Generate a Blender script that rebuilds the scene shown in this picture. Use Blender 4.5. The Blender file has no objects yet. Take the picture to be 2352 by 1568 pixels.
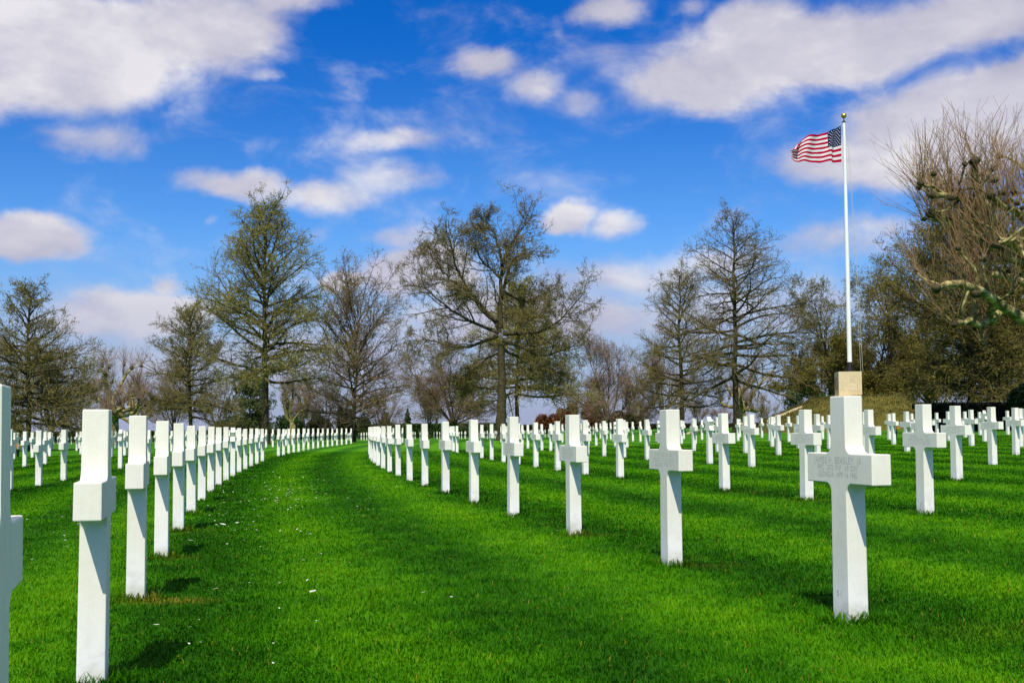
import bpy, bmesh, math, random
import numpy as np
from mathutils import Matrix, Vector

C = bpy.context.scene.collection
PI = math.pi
rad = math.radians

# ------------------------------------------------------------------ helpers
def tag(o, label=None, cat=None, group=None, kind=None):
    if label: o['label'] = label
    if cat: o['category'] = cat
    if group: o['group'] = group
    if kind: o['kind'] = kind
    return o

def link(name, me, mats, parent=None, loc=None, rz=0.0):
    o = bpy.data.objects.new(name, me)
    C.objects.link(o)
    if me is not None and mats:
        if not isinstance(mats, (list, tuple)): mats = [mats]
        if len(me.materials) == 0:
            for m in mats: me.materials.append(m)
    if parent is not None: o.parent = parent
    if loc is not None: o.location = loc
    if rz: o.rotation_euler = (0, 0, rz)
    return o

def empty(name, loc, rz=0.0):
    o = bpy.data.objects.new(name, None)
    C.objects.link(o); o.location = loc; o.rotation_euler = (0, 0, rz)
    o.empty_display_size = .2
    return o

def np_mesh(name, V, F, smooth=False, midx=None, attr=None):
    """mesh from arrays; F is one (n,k) array or a list of such arrays"""
    if not isinstance(F, list): F = [F]
    F = [f for f in F if len(f)]
    V = np.asarray(V, dtype=np.float32)
    me = bpy.data.meshes.new(name)
    me.vertices.add(len(V)); me.vertices.foreach_set('co', V.ravel())
    loops = np.concatenate([f.ravel() for f in F]).astype(np.int32)
    sizes = np.concatenate([np.full(len(f), f.shape[1], dtype=np.int32) for f in F])
    starts = np.concatenate([[0], np.cumsum(sizes)[:-1]]).astype(np.int32)
    me.loops.add(len(loops)); me.loops.foreach_set('vertex_index', loops)
    me.polygons.add(len(sizes)); me.polygons.foreach_set('loop_start', starts)
    if midx is not None: me.polygons.foreach_set('material_index', np.asarray(midx, dtype=np.int32))
    me.update(calc_edges=True)
    me.polygons.foreach_set('use_smooth', np.full(len(sizes), bool(smooth)))
    if attr:
        for k, a in attr.items():
            at = me.attributes.new(k, 'FLOAT', 'POINT')
            at.data.foreach_set('value', np.asarray(a, dtype=np.float32))
    return me

def bm_mesh(name, bm, smooth_angle=None):
    me = bpy.data.meshes.new(name); bm.to_mesh(me); bm.free()
    if smooth_angle:
        me.polygons.foreach_set('use_smooth', [True]*len(me.polygons))
        me.set_sharp_from_angle(angle=smooth_angle)
    return me

def add_box(bm, x0, x1, y0, y1, z0, z1, bev=0.0):
    vs = [bm.verts.new((x, y, z)) for z in (z0, z1) for y in (y0, y1) for x in (x0, x1)]
    fs = [(0,2,3,1),(4,5,7,6),(0,1,5,4),(2,6,7,3),(0,4,6,2),(1,3,7,5)]
    faces = [bm.faces.new([vs[i] for i in f]) for f in fs]
    if bev:
        ed = list({e for f in faces for e in f.edges})
        bmesh.ops.bevel(bm, geom=ed, offset=bev, segments=2, affect='EDGES', profile=.5)

def add_lathe(bm, prof, seg=20, cx=0, cy=0):
    rings = []
    for r, z in prof:
        rings.append([bm.verts.new((cx+r*math.cos(2*PI*i/seg), cy+r*math.sin(2*PI*i/seg), z)) for i in range(seg)])
    for a, b in zip(rings[:-1], rings[1:]):
        for i in range(seg):
            bm.faces.new((a[i], a[(i+1) % seg], b[(i+1) % seg], b[i]))
    bm.faces.new(rings[-1]); bm.faces.new(rings[0][::-1])

def nrm(v): return v/np.maximum(np.linalg.norm(v, axis=-1, keepdims=True), 1e-9)

# smooth value noise on numpy arrays
def vnoise(x, y, seed=0):
    rs = np.random.RandomState(seed); tab = rs.rand(256, 256)
    xi = np.floor(x).astype(int); yi = np.floor(y).astype(int)
    fx = x-xi; fy = y-yi; fx = fx*fx*(3-2*fx); fy = fy*fy*(3-2*fy)
    g = lambda a, b: tab[a % 256, b % 256]
    return (g(xi, yi)*(1-fx)+g(xi+1, yi)*fx)*(1-fy)+(g(xi, yi+1)*(1-fx)+g(xi+1, yi+1)*fx)*fy

# ------------------------------------------------------------------ camera
FPX, CXP, CYP = 2550.0, 1176.0, 784.0          # the photo measured at 2352 x 1568
PITCH, ROLL, SHIFT = math.atan(.051), -.0085, 68.0
CAMZ = .893
cam_d = bpy.data.cameras.new('camera'); cam = bpy.data.objects.new('camera', cam_d); C.objects.link(cam)
cam_d.sensor_width = 36; cam_d.lens = 36*FPX/2352; cam_d.shift_y = SHIFT/2352
cam_d.clip_start = .05; cam_d.clip_end = 6000
CM = Matrix.Translation((0, 0, CAMZ)) @ Matrix.Rotation(PI/2+PITCH, 4, 'X') @ Matrix.Rotation(ROLL, 4, 'Z')
cam.matrix_world = CM
bpy.context.scene.camera = cam
CR = np.array(CM.to_3x3())

def ray(x, y):
    d = CR @ np.array([(x-CXP)/FPX, (CYP-y+SHIFT)/FPX, -1.0])
    return d
def px(x, y, Z):                                # photo measurement -> place at depth Z
    d = ray(x, y); s = Z/d[1]
    return np.array([d[0]*s, Z, CAMZ+d[2]*s])
def proj(p):
    q = CR.T @ (np.asarray(p, float)-np.array([0, 0, CAMZ]))
    return CXP+FPX*q[0]/-q[2], CYP+SHIFT-FPX*q[1]/-q[2]

# ------------------------------------------------------------------ terrain
def zg(x, y):
    x = np.asarray(x, float); y = np.asarray(y, float)
    z = np.interp(x, [-200, -60, -30, -9, -1.6, 0, 1.5, 6, 11, 27, 60, 200],
                     [-.9, -.35, -.2, -.095, -.027, 0, .026, .137, .235, .54, .75, 1.2])
    k = np.clip(y, 0, 80)/80*.05
    fall = np.clip(y-75, 0, 102)*.0064*np.clip((16-x)/10, 0, 1)
    return z+k*np.clip(-x/10, 0, 1)-fall

# ------------------------------------------------------------------ materials
def mat(name):
    m = bpy.data.materials.new(name); m.use_nodes = True
    nt = m.node_tree; nt.nodes.clear()
    return m, nt, nt.nodes, nt.links
def N(nt, t, **kw):
    n = nt.nodes.new(t)
    for k, v in kw.items():
        if k.startswith('i_'):
            key = k[2:]
            key = int(key) if key.isdigit() else key.replace('_', ' ')
            n.inputs[key].default_value = v
        else: setattr(n, k, v)
    return n
def ramp(nt, stops, fac=None, interp='LINEAR'):
    r = nt.nodes.new('ShaderNodeValToRGB'); r.color_ramp.interpolation = interp
    el = r.color_ramp.elements
    while len(el) < len(stops): el.new(.5)
    for e, (p, c) in zip(el, stops):
        e.position = p; e.color = (*c, 1) if len(c) == 3 else c
    if fac is not None: nt.links.new(fac, r.inputs[0])
    return r
def noise(nt, scale, detail=4, rough=.55, vec=None, dist=0):
    n = N(nt, 'ShaderNodeTexNoise'); n.inputs['Scale'].default_value = scale
    n.inputs['Detail'].default_value = detail; n.inputs['Roughness'].default_value = rough
    n.inputs['Distortion'].default_value = dist
    if vec is not None: nt.links.new(vec, n.inputs['Vector'])
    return n
def mix(nt, a, b, fac, mode='MIX'):
    m = N(nt, 'ShaderNodeMix', data_type='RGBA', blend_type=mode)
    for sock, v in ((m.inputs[6], a), (m.inputs[7], b), (m.inputs[0], fac)):
        if hasattr(v, 'is_linked') or hasattr(v, 'links'): nt.links.new(v, sock)
        else: sock.default_value = (*v, 1) if isinstance(v, tuple) and len(v) == 3 else v
    return m.outputs[2]
def simple(name, stops, scale=8, rough=.7, bump=.2, detail=6, coord='Object', spec=.3, metal=0, bscale=None):
    m, nt, nd, lk = mat(name)
    tc = N(nt, 'ShaderNodeTexCoord'); n = noise(nt, scale, detail, .6, tc.outputs[coord])
    r = ramp(nt, stops, n.outputs[0])
    b = N(nt, 'ShaderNodeBsdfPrincipled'); b.inputs['Roughness'].default_value = rough
    b.inputs['Specular IOR Level'].default_value = spec; b.inputs['Metallic'].default_value = metal
    lk.new(r.outputs[0], b.inputs['Base Color'])
    if bump:
        n2 = noise(nt, bscale or scale*4, 4, .6, tc.outputs[coord])
        bp = N(nt, 'ShaderNodeBump'); bp.inputs['Strength'].default_value = bump; bp.inputs['Distance'].default_value = .02
        lk.new(n2.outputs[0], bp.inputs['Height']); lk.new(bp.outputs[0], b.inputs['Normal'])
    o = N(nt, 'ShaderNodeOutputMaterial'); lk.new(b.outputs[0], o.inputs[0])
    return m

# white marble: slight mottling, weathering at the foot and faint grey veins
def marble():
    m, nt, nd, lk = mat('white_marble')
    tc = N(nt, 'ShaderNodeTexCoord'); oi = N(nt, 'ShaderNodeObjectInfo')
    add = N(nt, 'ShaderNodeVectorMath', operation='ADD'); comb = N(nt, 'ShaderNodeCombineXYZ')
    mul = N(nt, 'ShaderNodeMath', operation='MULTIPLY'); mul.inputs[1].default_value = 40
    lk.new(oi.outputs['Random'], mul.inputs[0]); lk.new(mul.outputs[0], comb.inputs[0]); lk.new(mul.outputs[0], comb.inputs[1])
    lk.new(tc.outputs['Object'], add.inputs[0]); lk.new(comb.outputs[0], add.inputs[1])
    n1 = noise(nt, 3.2, 6, .6, add.outputs[0]); n2 = noise(nt, 11, 5, .65, add.outputs[0], .6)
    n3 = noise(nt, 160, 2, .5, add.outputs[0])
    c1 = ramp(nt, [(.25, (.78, .76, .645)), (.52, (.83, .81, .715)), (.8, (.86, .85, .79))], n1.outputs[0])
    v = ramp(nt, [(.40, (1, 1, 1)), (.5, (.955, .955, .955)), (.6, (1, 1, 1))], n2.outputs[0])
    c2 = mix(nt, c1.outputs[0], v.outputs[0], .8, 'MULTIPLY')
    sp = ramp(nt, [(.30, (.86, .85, .82)), (.37, (1, 1, 1))], n3.outputs[0])
    c3 = mix(nt, c2, sp.outputs[0], .35, 'MULTIPLY')
    tone = N(nt, 'ShaderNodeMapRange'); tone.inputs[3].default_value = .90; tone.inputs[4].default_value = 1.03; lk.new(oi.outputs['Random'], tone.inputs[0])
    tv = N(nt, 'ShaderNodeVectorMath', operation='SCALE'); lk.new(c3, tv.inputs[0]); lk.new(tone.outputs[0], tv.inputs['Scale']); c3 = tv.outputs[0]
    # rain streaks running down the faces
    stm = N(nt, 'ShaderNodeVectorMath', operation='MULTIPLY'); stm.inputs[1].default_value = (34, 34, 1.6); lk.new(add.outputs[0], stm.inputs[0])
    ns = noise(nt, 1, 4, .6, stm.outputs[0]); rs = ramp(nt, [(.36, (.88, .885, .87)), (.55, (1, 1, 1))], ns.outputs[0])
    c3 = mix(nt, c3, rs.outputs[0], .3, 'MULTIPLY')
    # foot weathering: cooler whiter splash zone with scuffs, near z<.28 of the stone
    sep = N(nt, 'ShaderNodeSeparateXYZ'); lk.new(tc.outputs['Object'], sep.inputs[0])
    wob = N(nt, 'ShaderNodeMath', operation='MULTIPLY_ADD'); wob.inputs[1].default_value = .35; wob.inputs[2].default_value = -.17
    lk.new(n1.outputs[0], wob.inputs[0])
    hz = N(nt, 'ShaderNodeMath', operation='ADD'); lk.new(sep.outputs[2], hz.inputs[0]); lk.new(wob.outputs[0], hz.inputs[1])
    mr = N(nt, 'ShaderNodeMapRange'); mr.inputs[1].default_value = .12; mr.inputs[2].default_value = .34
    mr.inputs[3].default_value = .75; mr.inputs[4].default_value = 0; lk.new(hz.outputs[0], mr.inputs[0])
    foot = ramp(nt, [(.35, (.66, .65, .66)), (.5, (.82, .81, .82)), (.7, (.85, .845, .85))], n2.outputs[0])
    c4 = mix(nt, c3, foot.outputs[0], mr.outputs[0])
    # green-grey algae fringe right at the turf
    mr2 = N(nt, 'ShaderNodeMapRange'); mr2.inputs[1].default_value = .015; mr2.inputs[2].default_value = .09
    mr2.inputs[3].default_value = .55; mr2.inputs[4].default_value = 0; lk.new(hz.outputs[0], mr2.inputs[0])
    c5 = mix(nt, c4, (.42, .44, .33), mr2.outputs[0])
    b = N(nt, 'ShaderNodeBsdfPrincipled'); b.inputs['Roughness'].default_value = .62; b.inputs['Specular IOR Level'].default_value = .3
    lk.new(c5, b.inputs['Base Color'])
    bp = N(nt, 'ShaderNodeBump'); bp.inputs['Strength'].default_value = .12; bp.inputs['Distance'].default_value = .004
    lk.new(n3.outputs[0], bp.inputs['Height']); lk.new(bp.outputs[0], b.inputs['Normal'])
    o = N(nt, 'ShaderNodeOutputMaterial'); lk.new(b.outputs[0], o.inputs[0])
    return m
MARBLE = marble()
CARVE_SHADE = simple('carving_shade_grey', [(.3, (.44, .44, .41)), (.7, (.56, .56, .53))], 30, .8, 0)  # flat letter faces: the shade of carved recesses is put into this grey

# the arcs the rows follow
RCX, RCY, R0, RSP = 266.0, 74.0, 276.53, 3.26
ZS = 1.342

def lawn_nodes(nt, use_attr):
    """albedo of the turf: leaf colour varies in patches, along the mown arcs and where it is worn"""
    lk = nt.links
    geo = N(nt, 'ShaderNodeNewGeometry'); pos = geo.outputs['Position']
    n1 = noise(nt, .55, 5, .6, pos); n2 = noise(nt, 3.6, 5, .65, pos); n3 = noise(nt, 24, 4, .7, pos)
    add = N(nt, 'ShaderNodeMath', operation='MULTIPLY_ADD'); add.inputs[1].default_value = .62
    lk.new(n2.outputs[0], add.inputs[0])
    m1 = N(nt, 'ShaderNodeMath', operation='MULTIPLY'); m1.inputs[1].default_value = .75
    m1b = N(nt, 'ShaderNodeMath', operation='MULTIPLY_ADD'); m1b.inputs[1].default_value = .50; m1b.inputs[2].default_value = -.06; lk.new(n1.outputs[0], m1b.inputs[0]); lk.new(m1b.outputs[0], add.inputs[2])
    # mown stripes along the arcs
    sub = N(nt, 'ShaderNodeVectorMath', operation='SUBTRACT'); sub.inputs[1].default_value = (RCX, RCY, 0); lk.new(pos, sub.inputs[0])
    flat = N(nt, 'ShaderNodeVectorMath', operation='MULTIPLY'); flat.inputs[1].default_value = (1, 1, 0); lk.new(sub.outputs[0], flat.inputs[0])
    ln = N(nt, 'ShaderNodeVectorMath', operation='LENGTH'); lk.new(flat.outputs[0], ln.inputs[0])
    wv = N(nt, 'ShaderNodeMath', operation='MULTIPLY_ADD'); wv.inputs[1].default_value = 2*PI/1.63; wv.inputs[2].default_value = .9
    lk.new(ln.outputs['Value'], wv.inputs[0])
    wob = N(nt, 'ShaderNodeMath', operation='MULTIPLY_ADD'); wob.inputs[1].default_value = 1.8; lk.new(n1.outputs[0], wob.inputs[0]); lk.new(wv.outputs[0], wob.inputs[2])
    sn = N(nt, 'ShaderNodeMath', operation='SINE'); lk.new(wob.outputs[0], sn.inputs[0])
    st = N(nt, 'ShaderNodeMath', operation='MULTIPLY_ADD'); st.inputs[1].default_value = .125; lk.new(sn.outputs[0], st.inputs[0]); lk.new(add.outputs[0], st.inputs[2])
    fac = st.outputs[0]
    if use_attr:
        at = N(nt, 'ShaderNodeAttribute'); at.attribute_name = 'tint'
        a2 = N(nt, 'ShaderNodeMath', operation='MULTIPLY_ADD'); a2.inputs[1].default_value = .22
        lk.new(at.outputs['Fac'], a2.inputs[0]); s2 = N(nt, 'ShaderNodeMath', operation='SUBTRACT'); s2.inputs[1].default_value = .11
        lk.new(fac, s2.inputs[0]); lk.new(s2.outputs[0], a2.inputs[2]); fac = a2.outputs[0]
    else:
        a2 = N(nt, 'ShaderNodeMath', operation='MULTIPLY_ADD'); a2.inputs[1].default_value = .5
        lk.new(n3.outputs[0], a2.inputs[0]); s2 = N(nt, 'ShaderNodeMath', operation='SUBTRACT'); s2.inputs[1].default_value = .25
        lk.new(fac, s2.inputs[0]); lk.new(s2.outputs[0], a2.inputs[2]); fac = a2.outputs[0]
    cr = ramp(nt, GRASS, fac)
    return cr.outputs[0], pos
GRASS = [(.22, (.009, .060, .0003)), (.40, (.024, .125, .0004)), (.56, (.054, .210, .0006)), (.74, (.115, .31, .001)), (.90, (.22, .38, .006))]

def lawn_mat():
    m, nt, nd, lk = mat('lawn_soil_and_turf')
    col, pos = lawn_nodes(nt, False)
    b = N(nt, 'ShaderNodeBsdfPrincipled'); b.inputs['Roughness'].default_value = .9; b.inputs['Specular IOR Level'].default_value = .1
    lk.new(col, b.inputs['Base Color'])
    n = noise(nt, 30, 5, .7, pos); bp = N(nt, 'ShaderNodeBump'); bp.inputs['Strength'].default_value = .7; bp.inputs['Distance'].default_value = .05
    lk.new(n.outputs[0], bp.inputs['Height']); lk.new(bp.outputs[0], b.inputs['Normal'])
    o = N(nt, 'ShaderNodeOutputMaterial'); lk.new(b.outputs[0], o.inputs[0])
    return m
def blade_mat():
    m, nt, nd, lk = mat('grass_blade')
    col, pos = lawn_nodes(nt, True)
    at = N(nt, 'ShaderNodeAttribute'); at.attribute_name = 'dry'
    col = mix(nt, col, (.34, .25, .03), at.outputs['Fac'])
    d = N(nt, 'ShaderNodeBsdfPrincipled'); d.inputs['Roughness'].default_value = .5; d.inputs['Specular IOR Level'].default_value = .06
    t = N(nt, 'ShaderNodeBsdfTranslucent'); ms = N(nt, 'ShaderNodeMixShader'); ms.inputs[0].default_value = .3
    lk.new(col, d.inputs['Base Color']); lk.new(col, t.inputs[0]); lk.new(d.outputs[0], ms.inputs[1]); lk.new(t.outputs[0], ms.inputs[2])
    o = N(nt, 'ShaderNodeOutputMaterial'); lk.new(ms.outputs[0], o.inputs[0])
    return m
LAWN = lawn_mat(); BLADE = blade_mat()

def leaf_mat(name, stops, scale=1.2, trans=.35):
    m, nt, nd, lk = mat(name)
    geo = N(nt, 'ShaderNodeNewGeometry'); n = noise(nt, scale, 4, .6, geo.outputs['Position'])
    a = N(nt, 'ShaderNodeMath', operation='MULTIPLY_ADD'); a.inputs[1].default_value = .5; lk.new(geo.outputs['Random Per Island'], a.inputs[0])
    s = N(nt, 'ShaderNodeMath', operation='MULTIPLY'); s.inputs[1].default_value = .55; lk.new(n.outputs[0], s.inputs[0]); lk.new(s.outputs[0], a.inputs[2])
    r = ramp(nt, stops, a.outputs[0])
    d = N(nt, 'ShaderNodeBsdfPrincipled'); d.inputs['Roughness'].default_value = .6; d.inputs['Specular IOR Level'].default_value = .25
    t = N(nt, 'ShaderNodeBsdfTranslucent'); ms = N(nt, 'ShaderNodeMixShader'); ms.inputs[0].default_value = trans
    lk.new(r.outputs[0], d.inputs['Base Color']); lk.new(r.outputs[0], t.inputs[0]); lk.new(d.outputs[0], ms.inputs[1]); lk.new(t.outputs[0], ms.inputs[2])
    o = N(nt, 'ShaderNodeOutputMaterial'); lk.new(ms.outputs[0], o.inputs[0])
    return m
BARK = simple('oak_bark', [(.3, (.022, .017, .008)), (.5, (.055, .044, .019)), (.75, (.10, .084, .037))], 5, .9, .6)
BARK_RED = simple('reddish_bark', [(.3, (.035, .02, .014)), (.7, (.10, .066, .045))], 5, .9, .5)
BARK_PLANE = simple('plane_bark', [(.34, (.06, .048, .018)), (.47, (.16, .13, .048)), (.60, (.42, .36, .15)), (.8, (.50, .44, .23))], 3.2, .85, .4)
TWIG = simple('olive_twig', [(.3, (.085, .068, .025)), (.7, (.22, .18, .072))], 2, .85, 0)
TWIG_RED = simple('reddish_twig', [(.3, (.10, .064, .040)), (.7, (.26, .18, .12))], 2, .85, 0)
TWIG_DARK = simple('dark_twig', [(.3, (.06, .045, .018)), (.7, (.16, .125, .05))], 2, .85, 0)
BUD = leaf_mat('spring_bud', [(.25, (.16, .16, .014)), (.5, (.28, .27, .03)), (.75, (.40, .37, .06))])
BUD_OLIVE = leaf_mat('olive_bud', [(.25, (.10, .09, .012)), (.5, (.19, .165, .022)), (.75, (.29, .25, .04))])
BUD_BROWN = leaf_mat('brown_bud', [(.25, (.08, .05, .018)), (.5, (.15, .10, .035)), (.75, (.22, .16, .07))])
LEAF_COPPER = leaf_mat('copper_leaf', [(.25, (.06, .022, .008)), (.5, (.14, .05, .016)), (.75, (.22, .09, .03))])
LEAF_DARK = leaf_mat('dark_evergreen_leaf', [(.25, (.006, .016, .003)), (.5, (.014, .036, .006)), (.78, (.045, .085, .016))], trans=.15)
LEAF_GREEN = leaf_mat('hedge_leaf', [(.25, (.012, .035, .004)), (.5, (.03, .075, .008)), (.78, (.075, .14, .02))], trans=.2)
LEAF_PINE = leaf_mat('pale_pine_needle', [(.25, (.03, .055, .012)), (.5, (.06, .09, .02)), (.78, (.10, .14, .035))], trans=.2)
LEAF_SPRING = leaf_mat('fresh_leaf', [(.25, (.06, .13, .015)), (.5, (.12, .22, .03)), (.78, (.2, .33, .06))])
LEAF_YEW = leaf_mat('yew_leaf', [(.25, (.005, .007, .002)), (.5, (.012, .015, .004)), (.78, (.03, .033, .009))], trans=.1)
LEAF_THICK = leaf_mat('thicket_leaf', [(.25, (.015, .014, .005)), (.5, (.035, .033, .01)), (.78, (.075, .065, .02))], trans=.15)

# ------------------------------------------------------------------ light and sky
SUN_EL = rad(52.5); SUN_AZ = rad(180+7.5)      # azimuth measured clockwise from +Y (view direction): the sun stands behind the camera
sd = Vector((math.sin(SUN_AZ)*math.cos(SUN_EL), math.cos(SUN_AZ)*math.cos(SUN_EL), math.sin(SUN_EL)))
sl = bpy.data.lights.new('sun', 'SUN'); sl.energy = 4.95; sl.angle = rad(.55); sl.color = (1.0, .94, .80)
so = bpy.data.objects.new('sun', sl); C.objects.link(so); so.location = (0, -20, 40)
so.rotation_euler = sd.to_track_quat('Z', 'Y').to_euler()

STR = .12
w = bpy.data.worlds.new('World'); bpy.context.scene.world = w; w.use_nodes = True
nt = w.node_tree; nt.nodes.clear(); lk = nt.links
tc = N(nt, 'ShaderNodeTexCoord'); dirv = tc.outputs['Generated']
sky = N(nt, 'ShaderNodeTexSky', sky_type='NISHITA'); sky.sun_disc = False
sky.sun_elevation = SUN_EL; sky.sun_rotation = SUN_AZ; sky.air_density = 1.0; sky.dust_density = .4; sky.ozone_density = 2.2; sky.altitude = 100
# cloud field: soft heaps in (azimuth, elevation), broken up by noise
sep = N(nt, 'ShaderNodeSeparateXYZ'); lk.new(dirv, sep.inputs[0])
az = N(nt, 'ShaderNodeMath', operation='ARCTAN2'); lk.new(sep.outputs[0], az.inputs[0]); lk.new(sep.outputs[1], az.inputs[1])
el = N(nt, 'ShaderNodeMath', operation='ARCSINE'); lk.new(sep.outputs[2], el.inputs[0])
tr = N(nt, 'ShaderNodeMapRange', interpolation_type='SMOOTHSTEP'); tr.inputs[1].default_value = .10; tr.inputs[2].default_value = .37; lk.new(el.outputs[0], tr.inputs[0])
tint = mix(nt, (.42, .77, 1.18), (.03, .46, 1.14), tr.outputs[0])
tr2 = N(nt, 'ShaderNodeMapRange', interpolation_type='SMOOTHSTEP'); tr2.inputs[1].default_value = .42; tr2.inputs[2].default_value = .6; lk.new(el.outputs[0], tr2.inputs[0])
tint = mix(nt, tint, (1.55, 1.35, 1.10), tr2.outputs[0])  # warm bright tint added above the frame to lift the fill light
skyc = mix(nt, sky.outputs[0], tint, 1.0, 'MULTIPLY')
ae = N(nt, 'ShaderNodeCombineXYZ'); lk.new(az.outputs[0], ae.inputs[0]); lk.new(el.outputs[0], ae.inputs[1])
wn = noise(nt, 7, 6, .6, dirv)
wsub = N(nt, 'ShaderNodeVectorMath', operation='SUBTRACT'); wsub.inputs[1].default_value = (.5, .5, .5); lk.new(wn.outputs['Color'], wsub.inputs[0])
wsc = N(nt, 'ShaderNodeVectorMath', operation='MULTIPLY'); wsc.inputs[1].default_value = (.075, .055, 0); lk.new(wsub.outputs[0], wsc.inputs[0])
wadd = N(nt, 'ShaderNodeVectorMath', operation='ADD'); lk.new(ae.outputs[0], wadd.inputs[0]); lk.new(wsc.outputs[0], wadd.inputs[1])
P0 = wadd.outputs[0]
def azel(x, y):
    d = ray(x, y); d = d/np.linalg.norm(d)
    return math.atan2(d[0], d[1]), math.asin(d[2])
CL = [ # x, y, rx, ry, strength (photo measure)
 (150,110,330,125,1.15),(-60,180,230,75,.9),(440,70,240,100,1.0),(640,10,170,38,.7),(600,180,80,24,.5),(300,190,120,40,.5),
 (200,325,150,55,.62),(80,300,70,18,.35),(60,535,135,56,1.2),(540,425,170,42,.85),(720,448,150,40,.72),(920,415,160,42,.5),(905,332,125,30,.6),
 (1095,140,85,48,.8),(1205,205,85,45,.62),(1320,245,80,34,.42),(1395,20,105,48,.85),(1265,50,26,60,.3),(1400,150,80,60,.35),
 (1900,120,400,95,1.1),(1620,200,200,75,.95),(2230,50,260,75,1.05),(1740,70,130,70,.9),(1590,15,50,30,.5),
 (2210,290,270,125,1.15),(2010,380,300,66,.8),(2310,215,160,60,1.2),(2050,300,130,80,.7),
 (1310,505,65,36,.95),(1420,520,70,30,.65),(950,625,140,62,1.25),(792,640,48,24,1.2),(330,705,220,56,1.1),(385,635,60,32,.75),(240,740,230,45,.7),
 (1400,640,260,65,.62),(1250,720,460,80,.75),(1650,620,140,50,.55),(1930,560,210,55,.62),(2030,520,120,36,.6),(890,542,110,26,.5),(730,530,42,25,.4),(480,505,26,16,.4),
 (700,830,800,110,.55),(1700,720,420,90,.5),(-300,420,180,80,.8),(2700,480,200,90,.8),(3000,150,250,120,.9),(-500,100,200,90,.8)]
acc = None; shade = None
for (x, y, rx, ry, s) in CL:
    a0, e0 = azel(x, y); c = math.cos(a0)
    sa = rx/FPX*c*c; se = ry/FPX*c
    ma = N(nt, 'ShaderNodeVectorMath', operation='MULTIPLY_ADD')
    ma.inputs[1].default_value = (1/sa, 1/se, 0); ma.inputs[2].default_value = (-a0/sa, -e0/se, 0)
    lk.new(P0, ma.inputs[0])
    dn = N(nt, 'ShaderNodeVectorMath', operation='LENGTH'); lk.new(ma.outputs[0], dn.inputs[0])
    mr = N(nt, 'ShaderNodeMapRange', interpolation_type='SMOOTHSTEP'); mr.inputs[1].default_value = 0; mr.inputs[2].default_value = 1.7
    mr.inputs[3].default_value = s; mr.inputs[4].default_value = 0; lk.new(dn.outputs['Value'], mr.inputs[0])
    if acc is None: acc = mr.outputs[0]
    else:
        m2 = N(nt, 'ShaderNodeMath', operation='SMOOTH_MAX'); m2.inputs[2].default_value = .25
        lk.new(acc, m2.inputs[0]); lk.new(mr.outputs[0], m2.inputs[1]); acc = m2.outputs[0]
# noise detail, stretched sideways
st = N(nt, 'ShaderNodeVectorMath', operation='MULTIPLY'); st.inputs[1].default_value = (1, 1, 1.8); lk.new(dirv, st.inputs[0])
cn = noise(nt, 11, 10, .60, st.outputs[0], .35)
ov = N(nt, 'ShaderNodeMapRange', interpolation_type='SMOOTHSTEP'); ov.inputs[1].default_value = .48; ov.inputs[2].default_value = .75; ov.inputs[4].default_value = .5; lk.new(el.outputs[0], ov.inputs[0])
oa = N(nt, 'ShaderNodeMath', operation='MAXIMUM'); lk.new(ov.outputs[0], oa.inputs[0]); lk.new(acc, oa.inputs[1]); acc = oa.outputs[0]     # unseen cloud added overhead to neutralise the fill light
cm = N(nt, 'ShaderNodeMath', operation='MULTIPLY_ADD'); cm.inputs[1].default_value = .95; lk.new(cn.outputs[0], cm.inputs[0]); lk.new(acc, cm.inputs[2])
alpha = N(nt, 'ShaderNodeMapRange', interpolation_type='SMOOTHSTEP'); alpha.inputs[1].default_value = .64; alpha.inputs[2].default_value = 1.2
alpha.inputs[3].default_value = 0; alpha.inputs[4].default_value = .97; lk.new(cm.outputs[0], alpha.inputs[0])
cn2 = noise(nt, 6, 6, .55, st.outputs[0])
upv = N(nt, 'ShaderNodeVectorMath', operation='ADD'); upv.inputs[1].default_value = (0, 0, .075); lk.new(st.outputs[0], upv.inputs[0])
cn3 = noise(nt, 11, 7, .60, upv.outputs[0], .35)
dif = N(nt, 'ShaderNodeMath', operation='SUBTRACT'); lk.new(cn.outputs[0], dif.inputs[0]); lk.new(cn3.outputs[0], dif.inputs[1])
lit = N(nt, 'ShaderNodeMath', operation='MULTIPLY_ADD'); lit.inputs[1].default_value = .38; lk.new(dif.outputs[0], lit.inputs[0]); lk.new(cn2.outputs[0], lit.inputs[2])
cc = ramp(nt, [(.32, (.48, .475, .60)), (.48, (.62, .605, .705)), (.62, (.84, .82, .85))], lit.outputs[0])
# heaps are brighter where they are thick and catch the sun
th = N(nt, 'ShaderNodeMapRange', interpolation_type='SMOOTHSTEP'); th.inputs[1].default_value = 1.1; th.inputs[2].default_value = 1.75
th.inputs[3].default_value = 0; th.inputs[4].default_value = .35; lk.new(cm.outputs[0], th.inputs[0])
cc2 = mix(nt, cc.outputs[0], (.76, .735, .785), th.outputs[0])
cs = N(nt, 'ShaderNodeVectorMath', operation='SCALE'); cs.inputs['Scale'].default_value = 1/STR; lk.new(cc2, cs.inputs[0])
c1 = mix(nt, skyc, cs.outputs[0], alpha.outputs[0])
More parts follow.
